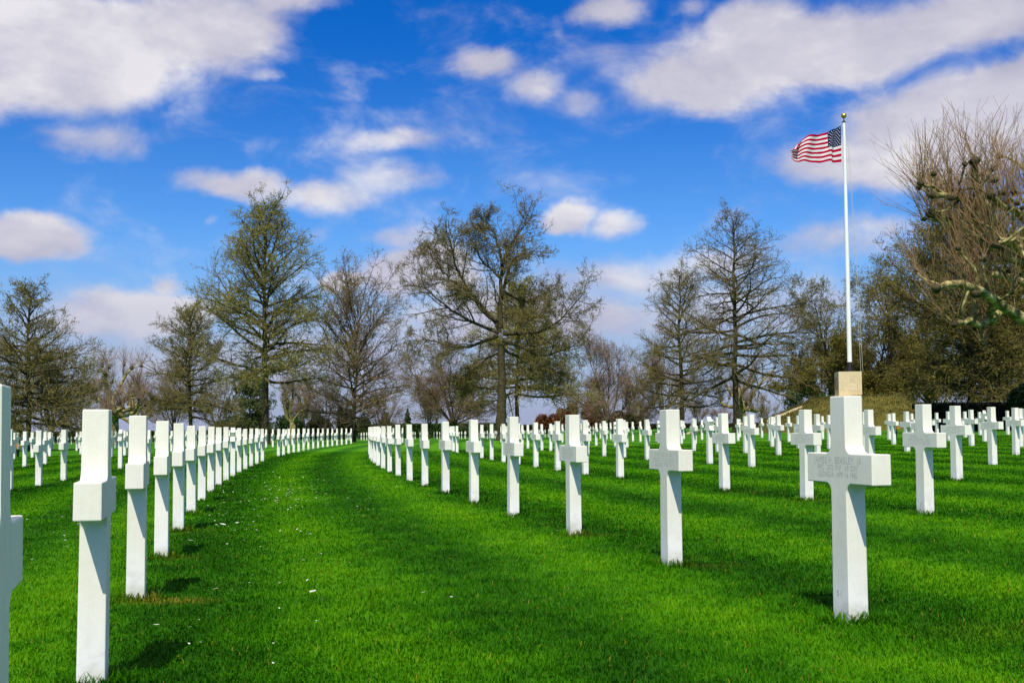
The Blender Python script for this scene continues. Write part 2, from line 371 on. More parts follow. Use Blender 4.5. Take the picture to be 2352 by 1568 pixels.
# pale lavender air towards the horizon
hz = N(nt, 'ShaderNodeMapRange', interpolation_type='SMOOTHSTEP'); hz.inputs[1].default_value = -.02; hz.inputs[2].default_value = .19
hz.inputs[3].default_value = .95; hz.inputs[4].default_value = 0; lk.new(el.outputs[0], hz.inputs[0])
c2 = mix(nt, c1, (.37/STR, .395/STR, .58/STR), hz.outputs[0])
bg = N(nt, 'ShaderNodeBackground'); bg.inputs[1].default_value = STR; lk.new(c2, bg.inputs[0])
wo = N(nt, 'ShaderNodeOutputWorld'); lk.new(bg.outputs[0], wo.inputs[0])
vs = bpy.context.scene.view_settings
vs.view_transform = 'Standard'; vs.look = 'None'; vs.exposure = 0; vs.gamma = 1

# ------------------------------------------------------------------ ground
def ground():
    xs = np.unique(np.concatenate([np.linspace(-18, 18, 145), np.linspace(-60, 60, 121), np.linspace(-200, 200, 41), [-2500, -1000, -500, 500, 1000, 2500]]))
    ys = np.unique(np.concatenate([np.linspace(-4, 30, 137), np.linspace(30, 160, 131), [-60, -20, -10, 200, 300, 500, 1000, 2500]]))
    X, Y = np.meshgrid(xs, ys); Z = zg(X, Y)
    Z = Z+(vnoise(X/3, Y/3, 1)-.5)*.02*(np.abs(X) < 60)
    V = np.stack([X, Y, Z], -1).reshape(-1, 3); nx = len(xs); ny = len(ys)
    i = np.arange(nx-1)[None, :]+np.arange(ny-1)[:, None]*nx; i = i.ravel()
    F = np.stack([i, i+1, i+1+nx, i+nx], -1)
    o = link('lawn', np_mesh('lawn', V, F, True), LAWN)
    tag(o, 'mown lawn with faint curved mowing stripes', kind='structure')
ground()
def zgn(x, y): return zg(x, y)+(vnoise(np.asarray(x, float)/3, np.asarray(y, float)/3, 1)-.5)*.02

# ------------------------------------------------------------------ headstones
def fillet_outline(pts, radii, seg=10):
    out = []
    n = len(pts)
    for i, (p, r) in enumerate(zip(pts, radii)):
        p = Vector(p); a = Vector(pts[i-1]); b = Vector(pts[(i+1) % n])
        if r <= 0: out.append(p); continue
        u = (a-p).normalized(); v = (b-p).normalized()
        ang = u.angle(v); d = r/math.tan(ang/2)
        c = p+(u+v).normalized()*(r/math.sin(ang/2))
        s = p+u*d-c; e = p+v*d-c
        a0 = math.atan2(s.y, s.x); a1 = math.atan2(e.y, e.x); da = (a1-a0+PI) % (2*PI)-PI
        for k in range(seg+1):
            t = a0+da*k/seg; out.append(c+Vector((math.cos(t), math.sin(t)))*r)
    return out
def slab(outline, t0, t1, ztop, bev):
    """outline in (x,z); thickness tapers from t0 at the turf to t1 at the top"""
    bm = bmesh.new()
    th = lambda z: (t0+(t1-t0)*max(0, min(1, z/ztop)))/2
    f = [bm.verts.new((p.x, -th(p.y), p.y)) for p in outline]
    b = [bm.verts.new((p.x, th(p.y), p.y)) for p in outline]
    bm.faces.new(f); bm.faces.new(b[::-1])
    n = len(f)
    for i in range(n): bm.faces.new((f[i], b[i], b[(i+1) % n], f[(i+1) % n]))
    bmesh.ops.recalc_face_normals(bm, faces=bm.faces)
    if bev:
        ed = [e for e in bm.edges if len(e.link_faces) == 2 and e.calc_face_angle(0) > rad(50)]
        bmesh.ops.bevel(bm, geom=ed, offset=bev, segments=2, affect='EDGES', profile=.5, clamp_overlap=True)
    return bm
W0, W1 = .0655, .0595      # half widths of the shaft at the turf and at the top
def wz(z): return W0+(W1-W0)*z
LA = .262                   # half span of the arms
def cross_mesh():
    za, zb = .612, .745
    pts = [(-W0, -.15), (W0, -.15), (wz(za), za), (LA, za), (LA, zb), (wz(zb), zb), (wz(1), 1), (-wz(1), 1), (-wz(zb), zb), (-LA, zb), (-LA, za), (-wz(za), za)]
    r = .042
    o = fillet_outline(pts, [0, 0, r, 0, 0, r, 0, 0, r, 0, 0, r])
    return bm_mesh('cross_headstone', slab(o, .100, .091, 1, .0045), None)
def star_mesh():
    R = .192; zc = 1-R*.99; r = R/math.sqrt(3)
    pts = []
    for k in range(12):
        a = PI/2+k*PI/6; rr = R if k % 2 == 0 else r
        pts.append((rr*math.cos(a), zc+rr*math.sin(a)))
    # the foot point (k=6) gives way to the shaft
    foot = [(-.058, zc-R*.62), (-.064, -.15), (.064, -.15), (.058, zc-R*.62)]
    pts = pts[:6]+foot+pts[7:]
    pts = [Vector(p) for p in pts]
    return bm_mesh('star_headstone', slab(pts, .100, .091, 1, .004))
CROSS = cross_mesh(); CROSS.materials.append(MARBLE)
STAR = star_mesh(); STAR.materials.append(MARBLE)

# rows: arc index -> phase of the stones along it
PITCHS = 2.163
PH = {0: -70.69, 1: -69.75, 2: -64.63, 3: -59.69, 4: -55.21, 5: -50.68, -1: -54.26}
for k in range(6, 14): PH[k] = PH[5]+.75*(k-5)
for k in range(-2, -12, -1): PH[k] = PH[-1]-.9*(k+1)
stones = []
rng = random.Random(7)
for row in range(-9, 14):
    R = R0-RSP*row
    ph = PH[row] % PITCHS
    for k in range(-42, 4):
        s = ph+k*PITCHS; a = s/R
        sref = a*R0
        if -39.3 < sref < -35.0: continue                 # the cross path
        if sref > .6: continue
        ki = round((s-PH[row])/PITCHS)
        Rk = R+(({0: .09, 1: .045, 2: .026, 3: .02} if row == 1 else {0: -.012, -1: -.032} if row == 0 else {}).get(ki, 0))
        x = RCX-Rk*math.cos(a); y = RCY+Rk*math.sin(a)
        if y < 1.6: continue
        if y > 52-max(0, x-16)*.15 and x > 14.5: continue
        if y > 63 and x > 9: continue
        z = float(zgn(x, y))
        u, v = proj((x, y, z+.5))
        m = .40*FPX/y
        if u < -m or u > 2352+m: continue
        if row == 0 and 0: continue
        ang = math.atan2(math.sin(a)*0+math.cos(a), math.sin(a))   # direction of the arc here
        dx, dy = math.sin(a), math.cos(a)
        stones.append(dict(row=row, s=s, x=x, y=y, z=z, dx=dx, dy=dy, u=u))
stars_at = [(-5.83, 17.2), (4.27, 17.1), (15.0, 27.0), (-9.98, 21.1), (2.48, 24.8), (4.2, 32.7), (13.0, 45.5), (6.2, 38.0)]
for sx, sy in stars_at:
    b = min(stones, key=lambda q: (q['x']-sx)**2+((q['y']-sy*ZS)*.5)**2); b['star'] = True
ORD = ['nearest', 'second', 'third', 'fourth', 'fifth', 'sixth', 'seventh', 'eighth', 'ninth', 'tenth', 'eleventh', 'twelfth', 'thirteenth', 'fourteenth', 'fifteenth',
       'sixteenth', 'seventeenth', 'eighteenth', 'nineteenth', 'twentieth', 'twenty-first', 'twenty-second', 'twenty-third', 'twenty-fourth', 'twenty-fifth', 'twenty-sixth',
       'twenty-seventh', 'twenty-eighth', 'twenty-ninth', 'thirtieth', 'thirty-first', 'thirty-second', 'thirty-third', 'thirty-fourth', 'thirty-fifth', 'thirty-sixth', 'thirty-seventh',
       'thirty-eighth', 'thirty-ninth', 'fortieth']
ROWN = ['first', 'second', 'third', 'fourth', 'fifth', 'sixth', 'seventh', 'eighth', 'ninth', 'tenth', 'eleventh', 'twelfth', 'thirteenth', 'fourteenth']
for row in set(q['row'] for q in stones):
    side = 'left' if row <= 0 else 'right'; n = -row if row <= 0 else row-1
    q = sorted([t for t in stones if t['row'] == row], key=lambda t: t['s'])
    cnt = [0, 0]; cst = [0, 0]
    for t in q:
        far = t['s']/(R0-RSP*row)*R0 > -37
        blk = 'beyond the cross path' if far else 'before the cross path'
        c = cst if t.get('star') else cnt
        kind = 'star-topped headstone' if t.get('star') else 'cross'
        t['label'] = f"white {kind}, {ORD[c[far]]} {'beyond' if far else 'before'} the cross path in the {ROWN[n]} row {side} of the aisle"
        c[far] += 1
stones.sort(key=lambda t: t['y'])
crosses = [t for t in stones if not t.get('star')]
keep = set(id(t) for t in crosses[:288]) | set(id(t) for t in stones if t.get('star'))
MARK = {}
def glyph_mesh(seed):
    """rows of flat strokes, their grey standing for shade in the carving, illegible from the path"""
    r = random.Random(seed); bm = bmesh.new()
    for li, (zc, hgt, half) in enumerate([(.713, .026, .165), (.680, .021, .19), (.650, .021, .165)]):
        x = -half*r.uniform(.8, 1)
        e = -x
        while x < e:
            wd = r.uniform(.010, .017)
            if r.random() < .16: x += wd; continue
            k = r.randrange(4); y = -(.050-.0045*zc)-.0005
            def q(x0, x1, z0, z1):
                bm.faces.new([bm.verts.new(p) for p in ((x0, y, z0), (x1, y, z0), (x1, y, z1), (x0, y, z1))])
            z0 = zc-hgt/2; z1 = zc+hgt/2; tk = .0032
            if k != 2: q(x, x+tk, z0, z1)
            if k in (0, 2): q(x+tk, x+wd, z1-tk, z1)
            if k in (1, 2, 0): q(x+tk, x+wd, z0, z0+tk)
            if k in (2, 3): q(x+wd*.5, x+wd*.5+tk, z0+tk, z1-tk)
            x += wd+.006
    me = bpy.data.meshes.new('inscription'); bm.to_mesh(me); bm.free(); me.materials.append(CARVE_SHADE)
    return me
def text_mesh(lines):
    V = []; F = []; off = 0
    for (txt, x, z, size, sx_w) in lines:
        off0 = off; sx = 1
        cu = bpy.data.curves.new('t', 'FONT'); cu.body = txt; cu.size = size; cu.align_x = 'CENTER'; cu.align_y = 'CENTER'; cu.resolution_u = 3
        cu.space_character = 1.12
        ob = bpy.data.objects.new('t', cu); C.objects.link(ob)
        dg = bpy.context.evaluated_depsgraph_get(); me = bpy.data.meshes.new_from_object(ob.evaluated_get(dg))
        for v in me.vertices: V.append((x+v.co.x*sx, -(.050-.0045*max(0, z+v.co.y))-.0005, z+v.co.y))
        for p in me.polygons: F.append([i+off for i in p.vertices])
        if sx_w:
            k = V[off0:]; wd = max(p[0] for p in k)-min(p[0] for p in k); mx = (max(p[0] for p in k)+min(p[0] for p in k))/2
            V[off0:] = [(x+(p[0]-mx)*sx_w/wd, p[1], p[2]) for p in k]
        off = len(V)
        bpy.data.objects.remove(ob); bpy.data.curves.remove(cu); bpy.data.meshes.remove(me)
    m = bpy.data.meshes.new('inscription'); m.from_pydata(V, [], F); m.materials.append(CARVE_SHADE)
    return m
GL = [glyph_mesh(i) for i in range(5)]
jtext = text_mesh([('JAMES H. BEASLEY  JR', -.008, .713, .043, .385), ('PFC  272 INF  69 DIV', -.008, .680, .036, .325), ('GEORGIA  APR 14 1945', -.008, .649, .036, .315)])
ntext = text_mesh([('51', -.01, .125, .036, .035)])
ntext.name = 'plot_number'

main = min(crosses, key=lambda t: (t['x']-1.53)**2+(t['y']-5.0)**2)
nr = np.random.RandomState(11)
far_list = []
stone_pos = [(t['x'], t['y']) for t in stones]
ci = 0
for t in stones:
    star = bool(t.get('star'))
    near = t['y'] < 9
    jit = lambda a: nr.uniform(-a, a)
    sc = 1+jit(.012); rz = math.atan2(t['dy'], t['dx'])+PI+jit(.02)+(.06 if t['y'] < 2.6 else 0)
    # stone frame: local +x runs back along the row towards the viewer, local -y is the carved face
    if id(t) not in keep:
        far_list.append((t, rz, sc, star)); continue
    o = link('star_headstone' if star else 'cross_headstone', STAR if star else CROSS, None, None, (t['x'], t['y'], t['z']))
    o.rotation_euler = (jit(.008), jit(.008), rz); o.scale = (1, 1, sc)
    if t is main:
        tag(o, 'largest white cross on the lawn, its carved name legible, standing below the flagpole', 'headstone', 'white cross headstones on the lawn')
        o.scale = (1, 1, 1); o.rotation_euler = (0, 0, rz)
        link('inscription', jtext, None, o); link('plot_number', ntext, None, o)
    else:
        tag(o, t['label'], 'headstone', 'white star headstones on the lawn' if star else 'white cross headstones on the lawn')
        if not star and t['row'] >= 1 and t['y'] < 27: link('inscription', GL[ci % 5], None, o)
        ci += 1
# far plot beyond the trees: tiny stones on the lower lawn, with the rest of the near plot's farthest ones
CROSS_LOW = None
def far_stones():
    src = [np.array([v.co[:] for v in CROSS.vertices]), [list(p.vertices) for p in CROSS.polygons]]
    # a light copy of the cross without bevels
    bm = slab([Vector(p) for p in [(-.066, -.1), (.066, -.1), (.063, .61), (.245, .61), (.245, .745), (.062, .745), (.06, 1), (-.06, 1), (-.062, .745), (-.245, .745), (-.245, .61), (-.063, .61)]], .121, .109, 1, 0)
    bm.verts.index_update()
    cv = np.array([v.co[:] for v in bm.verts]); cf = [[v.index for v in f.verts] for f in bm.faces]; bm.free()
    V = []; F = []; off = 0
    def put(x, y, z, rz):
        nonlocal off
        c, s = math.cos(rz), math.sin(rz)
        V.append(np.stack([x+cv[:, 0]*c-cv[:, 1]*s, y+cv[:, 0]*s+cv[:, 1]*c, z+cv[:, 2]], -1))
        F.extend([[i+off for i in f] for f in cf]); off += len(cv)
    for t, rz, sc, star in far_list: put(t['x'], t['y'], t['z'], rz)
    r = np.random.RandomState(5)
    for j in range(6):
        yy = 140+j*5.6
        for xx in np.arange(-62, 14, 1.9):
            x = xx+(j % 2)*.8+r.uniform(-.08, .08); y = yy+.0016*(xx+10)**2*.6
            if r.rand() < .04: continue
            put(x, y, float(zg(x, y)), 1.7+r.uniform(-.03, .03))
    me = bpy.data.meshes.new('distant_headstones'); me.from_pydata(np.concatenate(V).tolist(), [], F); me.update()
    o = link('distant_headstones', me, MARBLE)
    tag(o, 'tiny white headstones massed far across the lawn before the hedge', 'headstones', None, 'stuff')
far_stones()

# ------------------------------------------------------------------ grass
def grass():
    r = np.random.RandomState(3)
    def samp(n, y0, y1, power):
        # density falls with distance squared
        uu = r.rand(n)
        if power == 0: y = y0+(y1-y0)*uu
        else: y = y0*(y1/y0)**uu
        hw = y*.49+1.5
        x = (r.rand(n)*2-1)*hw
        return x, y
    xa, ya = samp(105000, 2.8, 4.8, 0); xb, yb = samp(580000, 4.8, 46, 1)
    xc, yc = [], []
    for t in stones:                                   # longer untrimmed blades round each foot
        if t['y'] < 19 and abs(t['x']) < t['y']*.5+1:
            n = int(560*min(1, 7/t['y'])); aa = r.rand(n)*2*PI; q = .075+.06*r.rand(n)**1.5
            lx = np.cos(aa); ly = np.sin(aa); k = 1/np.maximum(np.abs(lx), np.abs(ly))
            lx, ly = lx*k*q*1.0, ly*k*q*.98
            xc.append(t['x']+lx*t['dx']-ly*t['dy']); yc.append(t['y']+lx*t['dy']+ly*t['dx'])
    nc = sum(len(a) for a in xc)
    x = np.concatenate([xa, xb]+xc); y = np.concatenate([ya, yb]+yc)
    n = len(x); tuft = np.zeros(n); tuft[n-nc:] = 1
    z = zgn(x, y)
    clump = vnoise(x*1.7, y*1.7, 21)*.5+vnoise(x*5, y*5, 22)*.5
    far = np.clip(y/6.5, 1, 6)
    h = (.013+.015*r.rand(n)**1.5+.013*(clump-.3))*(1+.10*(far-1)); h = np.maximum(h, .008)+tuft*.048*r.rand(n)**1.3
    wdt = (.0019+.0014*r.rand(n))*far**.95
    a = r.rand(n)*2*PI; ln = h*(.25+.85*r.rand(n)); da = a+r.uniform(-.6, .6, n)
    mow = np.sin((np.hypot(x-RCX, y-RCY))*2*PI/3.26+.9)
    lx = np.cos(da)*ln; ly = np.sin(da)*ln+mow*h*.35
    wx = -np.sin(a)*wdt; wy = np.cos(a)*wdt
    nearm = y < 7
    V = np.zeros((n, 5, 3))
    V[:, 0] = np.stack([x-wx, y-wy, z-.004], -1); V[:, 1] = np.stack([x+wx, y+wy, z-.004], -1)
    V[:, 2] = np.stack([x+wx*.8+lx*.3, y+wy*.8+ly*.3, z+h*.6], -1); V[:, 3] = np.stack([x-wx*.8+lx*.3, y-wy*.8+ly*.3, z+h*.6], -1)
    V[:, 4] = np.stack([x+lx, y+ly, z+h], -1)
    i = np.arange(n)*5
    Q = np.stack([i, i+1, i+2, i+3], -1); T = np.stack([i+3, i+2, i+4], -1)
    tint = np.clip(r.rand(n)*.8+(clump-.5)*.7+.1+.12*(r.rand(n) < .04), 0, 1.3)
    dry = np.zeros(n)
    dr = [(-1.86, 4.50, .24, .10, .95), (-2.45, 6.05, .2, .1, .5), (.62, 6.75, .22, .12, .45), (-3.0, 7.7, .3, .2, .4), (1.25, 5.2, .2, .1, .35), (-1.75, 2.95, .05, .04, .9), (-.6, 9.7, .25, .12, .4), (2.05, 3.4, .35, .2, .22), (3.2, 8.9, .4, .2, .25), (2.9, 10.3, .4, .2, .25)]
    for (cx, cy, rx, ry, s) in dr:
        cy *= ZS; ry *= 1.2
        d = np.hypot((x-cx)/rx, (y-cy)/ry)
        dry = np.maximum(dry, s*(.75 if s > .9 else .45)*np.clip(1.4-d, 0, 1)*(r.rand(n) < .8))
    dry = np.maximum(dry, (r.rand(n) < .012)*.7)
    me = np_mesh('grass', V.reshape(-1, 3), [Q, T], False, None, {'tint': np.repeat(tint, 5), 'dry': np.repeat(dry, 5)})
    o = link('grass', me, BLADE); tag(o, 'short bright green grass blades of the mown lawn', 'grass', None, 'stuff')
grass()

# fallen white petals and feathers scattered over the aisle
def petals():
    r = np.random.RandomState(9); pts = []
    def spot(x, y, n, sx, sy, smin, smax):
        for _ in range(n):
            u = x+r.randn()*sx; v = y+r.randn()*sy
            if v < 1062: continue
            d = ray(u, v)
            if d[2] >= -.01: continue
            k = (CAMZ+.03)/-d[2]; p = d*k
            for _i in range(3): k = (CAMZ-float(zg(p[0], p[1]))-.03)/-d[2]; p = d*k
            pts.append((p[0], p[1], .72*r.uniform(smin, smax)))
    spot(570, 1140, 85, 70, 24, .009, .024); spot(680, 1120, 90, 60, 22, .009, .022); spot(610, 1110, 50, 90, 22, .009, .02); spot(520, 1190, 26, 60, 26, .010, .022)
    spot(640, 1180, 30, 90, 40, .008, .018); spot(800, 1130, 16, 60, 25, .008, .016); spot(700, 1300, 14, 130, 60, .006, .013); spot(110, 1200, 12, 40, 40, .012, .024)
    spot(950, 1160, 8, 60, 25, .01, .016); spot(560, 1470, 6, 120, 50, .006, .011); spot(1500, 1200, 4, 160, 40, .01, .015)
    for (u, v, s) in [(718, 1357, .022), (590, 1386, .014), (358, 1436, .022), (437, 1240, .026), (480, 1238, .02), (512, 1204, .032), (545, 1200, .022), (495, 1352, .020), (1037, 1367, .012), (117, 1176, .03), (630, 1338, .014), (740, 1375, .009)]:
        d = ray(u, v); k = (CAMZ+.03)/-d[2]; p = d*k
        for _i in range(3): k = (CAMZ-float(zg(p[0], p[1]))-.035)/-d[2]; p = d*k
        pts.append((p[0], p[1], s))
    V = []; F = []
    for (x, y, s) in pts:
        z = float(zgn(x, y))+.032+r.rand()*.012; a = r.rand()*2*PI; off = len(V); el = r.uniform(.45, .9)
        tilt = r.uniform(-.35, .35); n = 7
        V.append((x, y, z+s*.12))
        for k in range(n):
            t = 2*PI*k/n; u0 = math.cos(t)*s*(1+.2*r.randn()*.5); v0 = math.sin(t)*s*el
            V.append((x+u0*math.cos(a)-v0*math.sin(a), y+u0*math.sin(a)+v0*math.cos(a), z+u0*tilt+s*.18*r.rand()))
        for k in range(n): F.append((off, off+1+k, off+1+(k+1) % n))
    me = bpy.data.meshes.new('fallen_petals'); me.from_pydata(V, [], F)
    m = simple('white_petal', [(.35, (.45, .47, .40)), (.6, (.72, .72, .68))], 3, .7, 0, coord='Object')
    o = link('fallen_petals', me, m); tag(o, 'white petals and feathers scattered over the mown aisle', 'petals', None, 'stuff')
petals()

# ------------------------------------------------------------------ trees
def tubes(P, R, s):
    Np, K, _ = P.shape
    T = np.empty_like(P); T[:, 1:-1] = P[:, 2:]-P[:, :-2]; T[:, 0] = P[:, 1]-P[:, 0]; T[:, -1] = P[:, -1]-P[:, -2]; T = nrm(T)
    mt = nrm(P[:, -1]-P[:, 0]); ref = np.where(np.abs(mt[:, 2:3]) < .8, np.array([[0, 0, 1.]]), np.array([[1., 0, 0]]))
    U = nrm(np.cross(T, ref[:, None, :])); W = np.cross(T, U)
    an = np.arange(s)*2*PI/s
    V = P[:, :, None, :]+R[:, :, None, None]*(np.cos(an)[None, None, :, None]*U[:, :, None, :]+np.sin(an)[None, None, :, None]*W[:, :, None, :])
    i = (np.arange(Np)*K*s)[:, None, None]+(np.arange(K-1)*s)[None, :, None]; j = np.arange(s)[None, None, :]; j2 = (j+1) % s
    F = np.stack([i+j, i+j2, i+s+j2, i+s+j], -1).reshape(-1, 4)
    return V.reshape(-1, 3), F
def merge(parts):
    V = []; F = []; M = []; off = 0
    for v, f, m in parts:
        if len(v) == 0: continue
        V.append(v); F.append(f+off); M.append(np.full(len(f), m)); off += len(v)
    return V, F, M
def build(name, parts, mats, parent, smooth=False):
    V, F, M = merge(parts)
    # faces of equal size are grouped, so material indices follow
    k4 = [(f, m) for f, m in zip(F, M) if f.shape[1] == 4]; k3 = [(f, m) for f, m in zip(F, M) if f.shape[1] == 3]
    FF = []; MM = []
    for ks in (k4, k3):
        if ks: FF.append(np.concatenate([a for a, b in ks])); MM.append(np.concatenate([b for a, b in ks]))
    me = np_mesh(name, np.concatenate(V), FF, smooth, np.concatenate(MM))
    return link(name, me, mats, parent)
def grow(P, R, n, tr, ang, lens, K, r, up=0., wob=.15, rr=.014, rtip=.006, flat=0., per=None):
    Np, Kp, _ = P.shape
    idx = np.repeat(np.arange(Np), n) if per is None else np.repeat(np.arange(Np), per)
    M = len(idx)
    t = tr[0]+(tr[1]-tr[0])*r.rand(M)
    f = t*(Kp-1); i0 = np.minimum(f.astype(int), Kp-2); w = (f-i0)[:, None]
    A = P[idx, i0]; B = P[idx, i0+1]; pos = A*(1-w)+B*w; T = nrm(B-A)
    ref = np.where(np.abs(T[:, 2:3]) < .9, np.array([[0, 0, 1.]]), np.array([[1., 0, 0]]))
    U = nrm(np.cross(T, ref)); W = np.cross(T, U)
    ph = r.rand(M)*2*PI
    if flat > 0:
        ph = np.where(r.rand(M) < flat, np.where(r.rand(M) < .5, 0, PI)+r.randn(M)*.45, ph)
    an = ang[0]+(ang[1]-ang[0])*r.rand(M)
    d = nrm(T*np.cos(an)[:, None]+(U*np.cos(ph)[:, None]+W*np.sin(ph)[:, None])*np.sin(an)[:, None])
    L = lens(t, idx, r)
    Q = np.zeros((M, K, 3)); Q[:, 0] = pos; st = (L/(K-1))[:, None]
    for k in range(1, K):
        d = d+r.randn(M, 3)*wob; d[:, 2] += up; d = nrm(d)
        Q[:, k] = Q[:, k-1]+d*st
    pr = R[idx, i0]*(1-w[:, 0])+R[idx, i0+1]*w[:, 0]
    r0 = np.minimum(pr*.72, rr*L); r0 = np.maximum(r0, rtip)
    Rr = r0[:, None]*(1-np.linspace(0, 1, K)[None]**.9)+rtip*np.linspace(0, 1, K)[None]
    return Q, Rr, L, t
def buds(Q, n, size, r, spread=.12, tr=(.35, 1.)):
    Np, K, _ = Q.shape
    idx = np.repeat(np.arange(Np), n); M = len(idx)
    f = (tr[0]+(tr[1]-tr[0])*r.rand(M))*(K-1); i0 = np.minimum(f.astype(int), K-2); w = (f-i0)[:, None]
    c = Q[idx, i0]*(1-w)+Q[idx, i0+1]*w+r.randn(M, 3)*spread
    a = nrm(r.randn(M, 3)); b = nrm(np.cross(a, r.randn(M, 3))); s = (size*.92*(.6+.8*r.rand(M)))[:, None]
    V = np.stack([c-a*s, c+b*s*.55, c+a*s, c-b*s*.55], 1).reshape(-1, 3)
    return V, (np.arange(M)*4)[:, None]+np.arange(4)[None]
def resamp(pts, K):
    pts = np.asarray(pts, float); d = np.concatenate([[0], np.cumsum(np.linalg.norm(np.diff(pts, axis=0), axis=1))])
    # smooth the polyline with a Catmull-like blend
    t = np.linspace(0, d[-1], K)
    out = np.stack([np.interp(t, d, pts[:, k]) for k in range(3)], -1)
    for _ in range(2): out[1:-1] = .25*out[:-2]+.5*out[1:-1]+.25*out[2:]
    return out

def finish(name, loc, label, group, tparts, cparts, tmats, cmats, cat='tree'):
    o = empty(name, loc); tag(o, label, cat, group)
    build('trunk', tparts, tmats, o, True)
    build('crown', cparts, cmats, o)
    return o

def oak(spec):
    """leader with whorled side limbs: pin-oak habit"""
    x, Z, ytop, hw, label = spec['x'], spec['Z']*ZS, spec['top'], spec['hw'], spec['label']
    r = np.random.RandomState(spec.get('seed', int(x)))
    base = px(x, 980, Z); bx, by = base[0], Z; bz = float(zg(bx, by))
    top = px(spec.get('xt', x), ytop, Z); H = (top[2]-bz)*spec.get('hf', .915); CRr = 1.10*hw*Z/FPX
    b0 = spec.get('b0', .2); rt = spec.get('rt', .0148*H)
    K = 14; tt = np.linspace(0, 1, K)
    TP = np.zeros((1, K, 3)); TP[0, :, 2] = tt*H-.15*(tt == 0); lean = top[0]-bx
    TP[0, :, 0] = lean*tt+np.cumsum(r.randn(K))*.012*H*.35*np.minimum(tt*3, 1); TP[0, :, 1] = np.cumsum(r.randn(K))*.012*H*.35*np.minimum(tt*3, 1)
    TR = (rt*(1-tt)**.8+.02)[None]; TR[0, 0] *= 1.45
    tparts = []; 
    v, f = tubes(TP, TR, 10); tparts.append((v, f, 0))
    # primaries
    n = spec.get('np', 60); g = np.arange(n)
    t = b0+(1-b0-.02)*((g+r.rand(n))/n)**spec.get('tp', .95)
    q = (t-b0)/(1-b0)
    prof = np.interp(q, *spec.get('prof', ([0, .12, .35, .7, 1], [.75, 1., .86, .45, .10])))
    L = CRr*prof*r.uniform(.72, 1.12, n)
    el = np.interp(q, *spec.get('elev', ([0, .25, .6, 1], [-.12, .12, .55, 1.05])))+r.randn(n)*.13
    azm = g*2.39996+r.randn(n)*.35
    ii = t*(K-1); i0 = np.minimum(ii.astype(int), K-2); w = (ii-i0)[:, None]
    pos = TP[0, i0]*(1-w)+TP[0, i0+1]*w
    d = np.stack([np.cos(azm)*np.cos(el), np.sin(azm)*np.cos(el), np.sin(el)], -1)
    Kp = 9; P = np.zeros((n, Kp, 3)); P[:, 0] = pos; st = (L/np.maximum(np.cos(el), .45)/(Kp-1))[:, None]
    ups = spec.get('up', .03)
    for k in range(1, Kp):
        d = d+r.randn(n, 3)*.10; d[:, 2] += ups*(.4+k/Kp); d = nrm(d); P[:, k] = P[:, k-1]+d*st
    pr0 = np.minimum(.021*L+.015, np.interp(t, tt, TR[0])*.62)
    PR = pr0[:, None]*(1-np.linspace(0, 1, Kp)[None])**.8+.011
    v, f = tubes(P, PR, 5); tparts.append((v, f, 0))
    Lm = L
    dn = spec.get('dens', 1.)
    per = np.maximum(3, (spec.get('ns', 13)*1.02*dn*np.sqrt(L/CRr)*1.25*np.interp(q, *spec.get('thin', ([0, 1], [1, 1]))))).astype(int)
    S, SR, SL, _ = grow(P, PR, 0, (.15, 1.), (.5, 1.05), lambda t, i, r: (.22+.36*(1-t))*Lm[i]*r.uniform(.6, 1.2, len(t))+.35, 6, r, up=ups*.8, wob=.16, rr=.016, rtip=.012, flat=.6, per=per)
    v, f = tubes(S, SR, 4); cp = [(v, f, 0)]
    T3, TR3, _, _ = grow(S, SR, spec.get('nt', 9)+1, (.12, 1.), (.5, 1.15), lambda t, i, r: (.30+.30*SL[i])*r.uniform(.5, 1.25, len(t))*spec.get('tl', 1), 5, r, up=ups*.6+.02, wob=.2, rr=.016, rtip=.0088, flat=.25)
    v, f = tubes(T3, TR3, 3); cp.append((v, f, 0))
    nb = spec.get('nb', 4)
    if nb:
        v, f = buds(T3, nb, spec.get('bs', .05), r, .05); cp.append((v, f, 1))
    return finish(spec.get('name', 'oak_tree'), (bx, by, bz), label, spec.get('group', 'spring trees around the lawn'), tparts, cp, spec.get('bark', BARK), [spec.get('twig', TWIG), spec.get('bud', BUD)])

def limbs_tree(spec):
    """tree whose main limbs follow measured lines"""
    x, Z = spec['x'], spec['Z']*ZS; r = np.random.RandomState(spec.get('seed', 1))
    base = px(x, 980, Z); bx, by = base[0], Z; bz = float(zg(bx, by))
    loc = np.array([bx, by, bz]); tparts = []; Ps = []; Rs = []; Ls = []
    K = 12
    for (pts, r0, r1, dep) in spec['limbs']:
        Rr_ = r1 if Z < 60 else 0
        dd = np.linspace(0, 1, len(pts))
        W = np.array([px(a, b, Z+(dep-(1.6 if Z < 60 else 0))*k**1.2) for (a, b), k in zip(pts, dd)])-loc
        W = resamp(W, K)
        W[1:-1] += r.randn(K-2, 3)*(.11 if Rr_ > .1 else .05)
        Rr = (ZS*1.2 if Z < 60 else ZS)*(r0+(r1-r0)*np.linspace(0, 1, K)**.8)
        v, f = tubes(W[None], Rr[None], 8); tparts.append((v, f, 0))
        Ps.append(W); Rs.append(Rr); Ls.append(np.linalg.norm(np.diff(W, axis=0), axis=1).sum())
    return loc, np.array(Ps), np.array(Rs), np.array(Ls), tparts, r

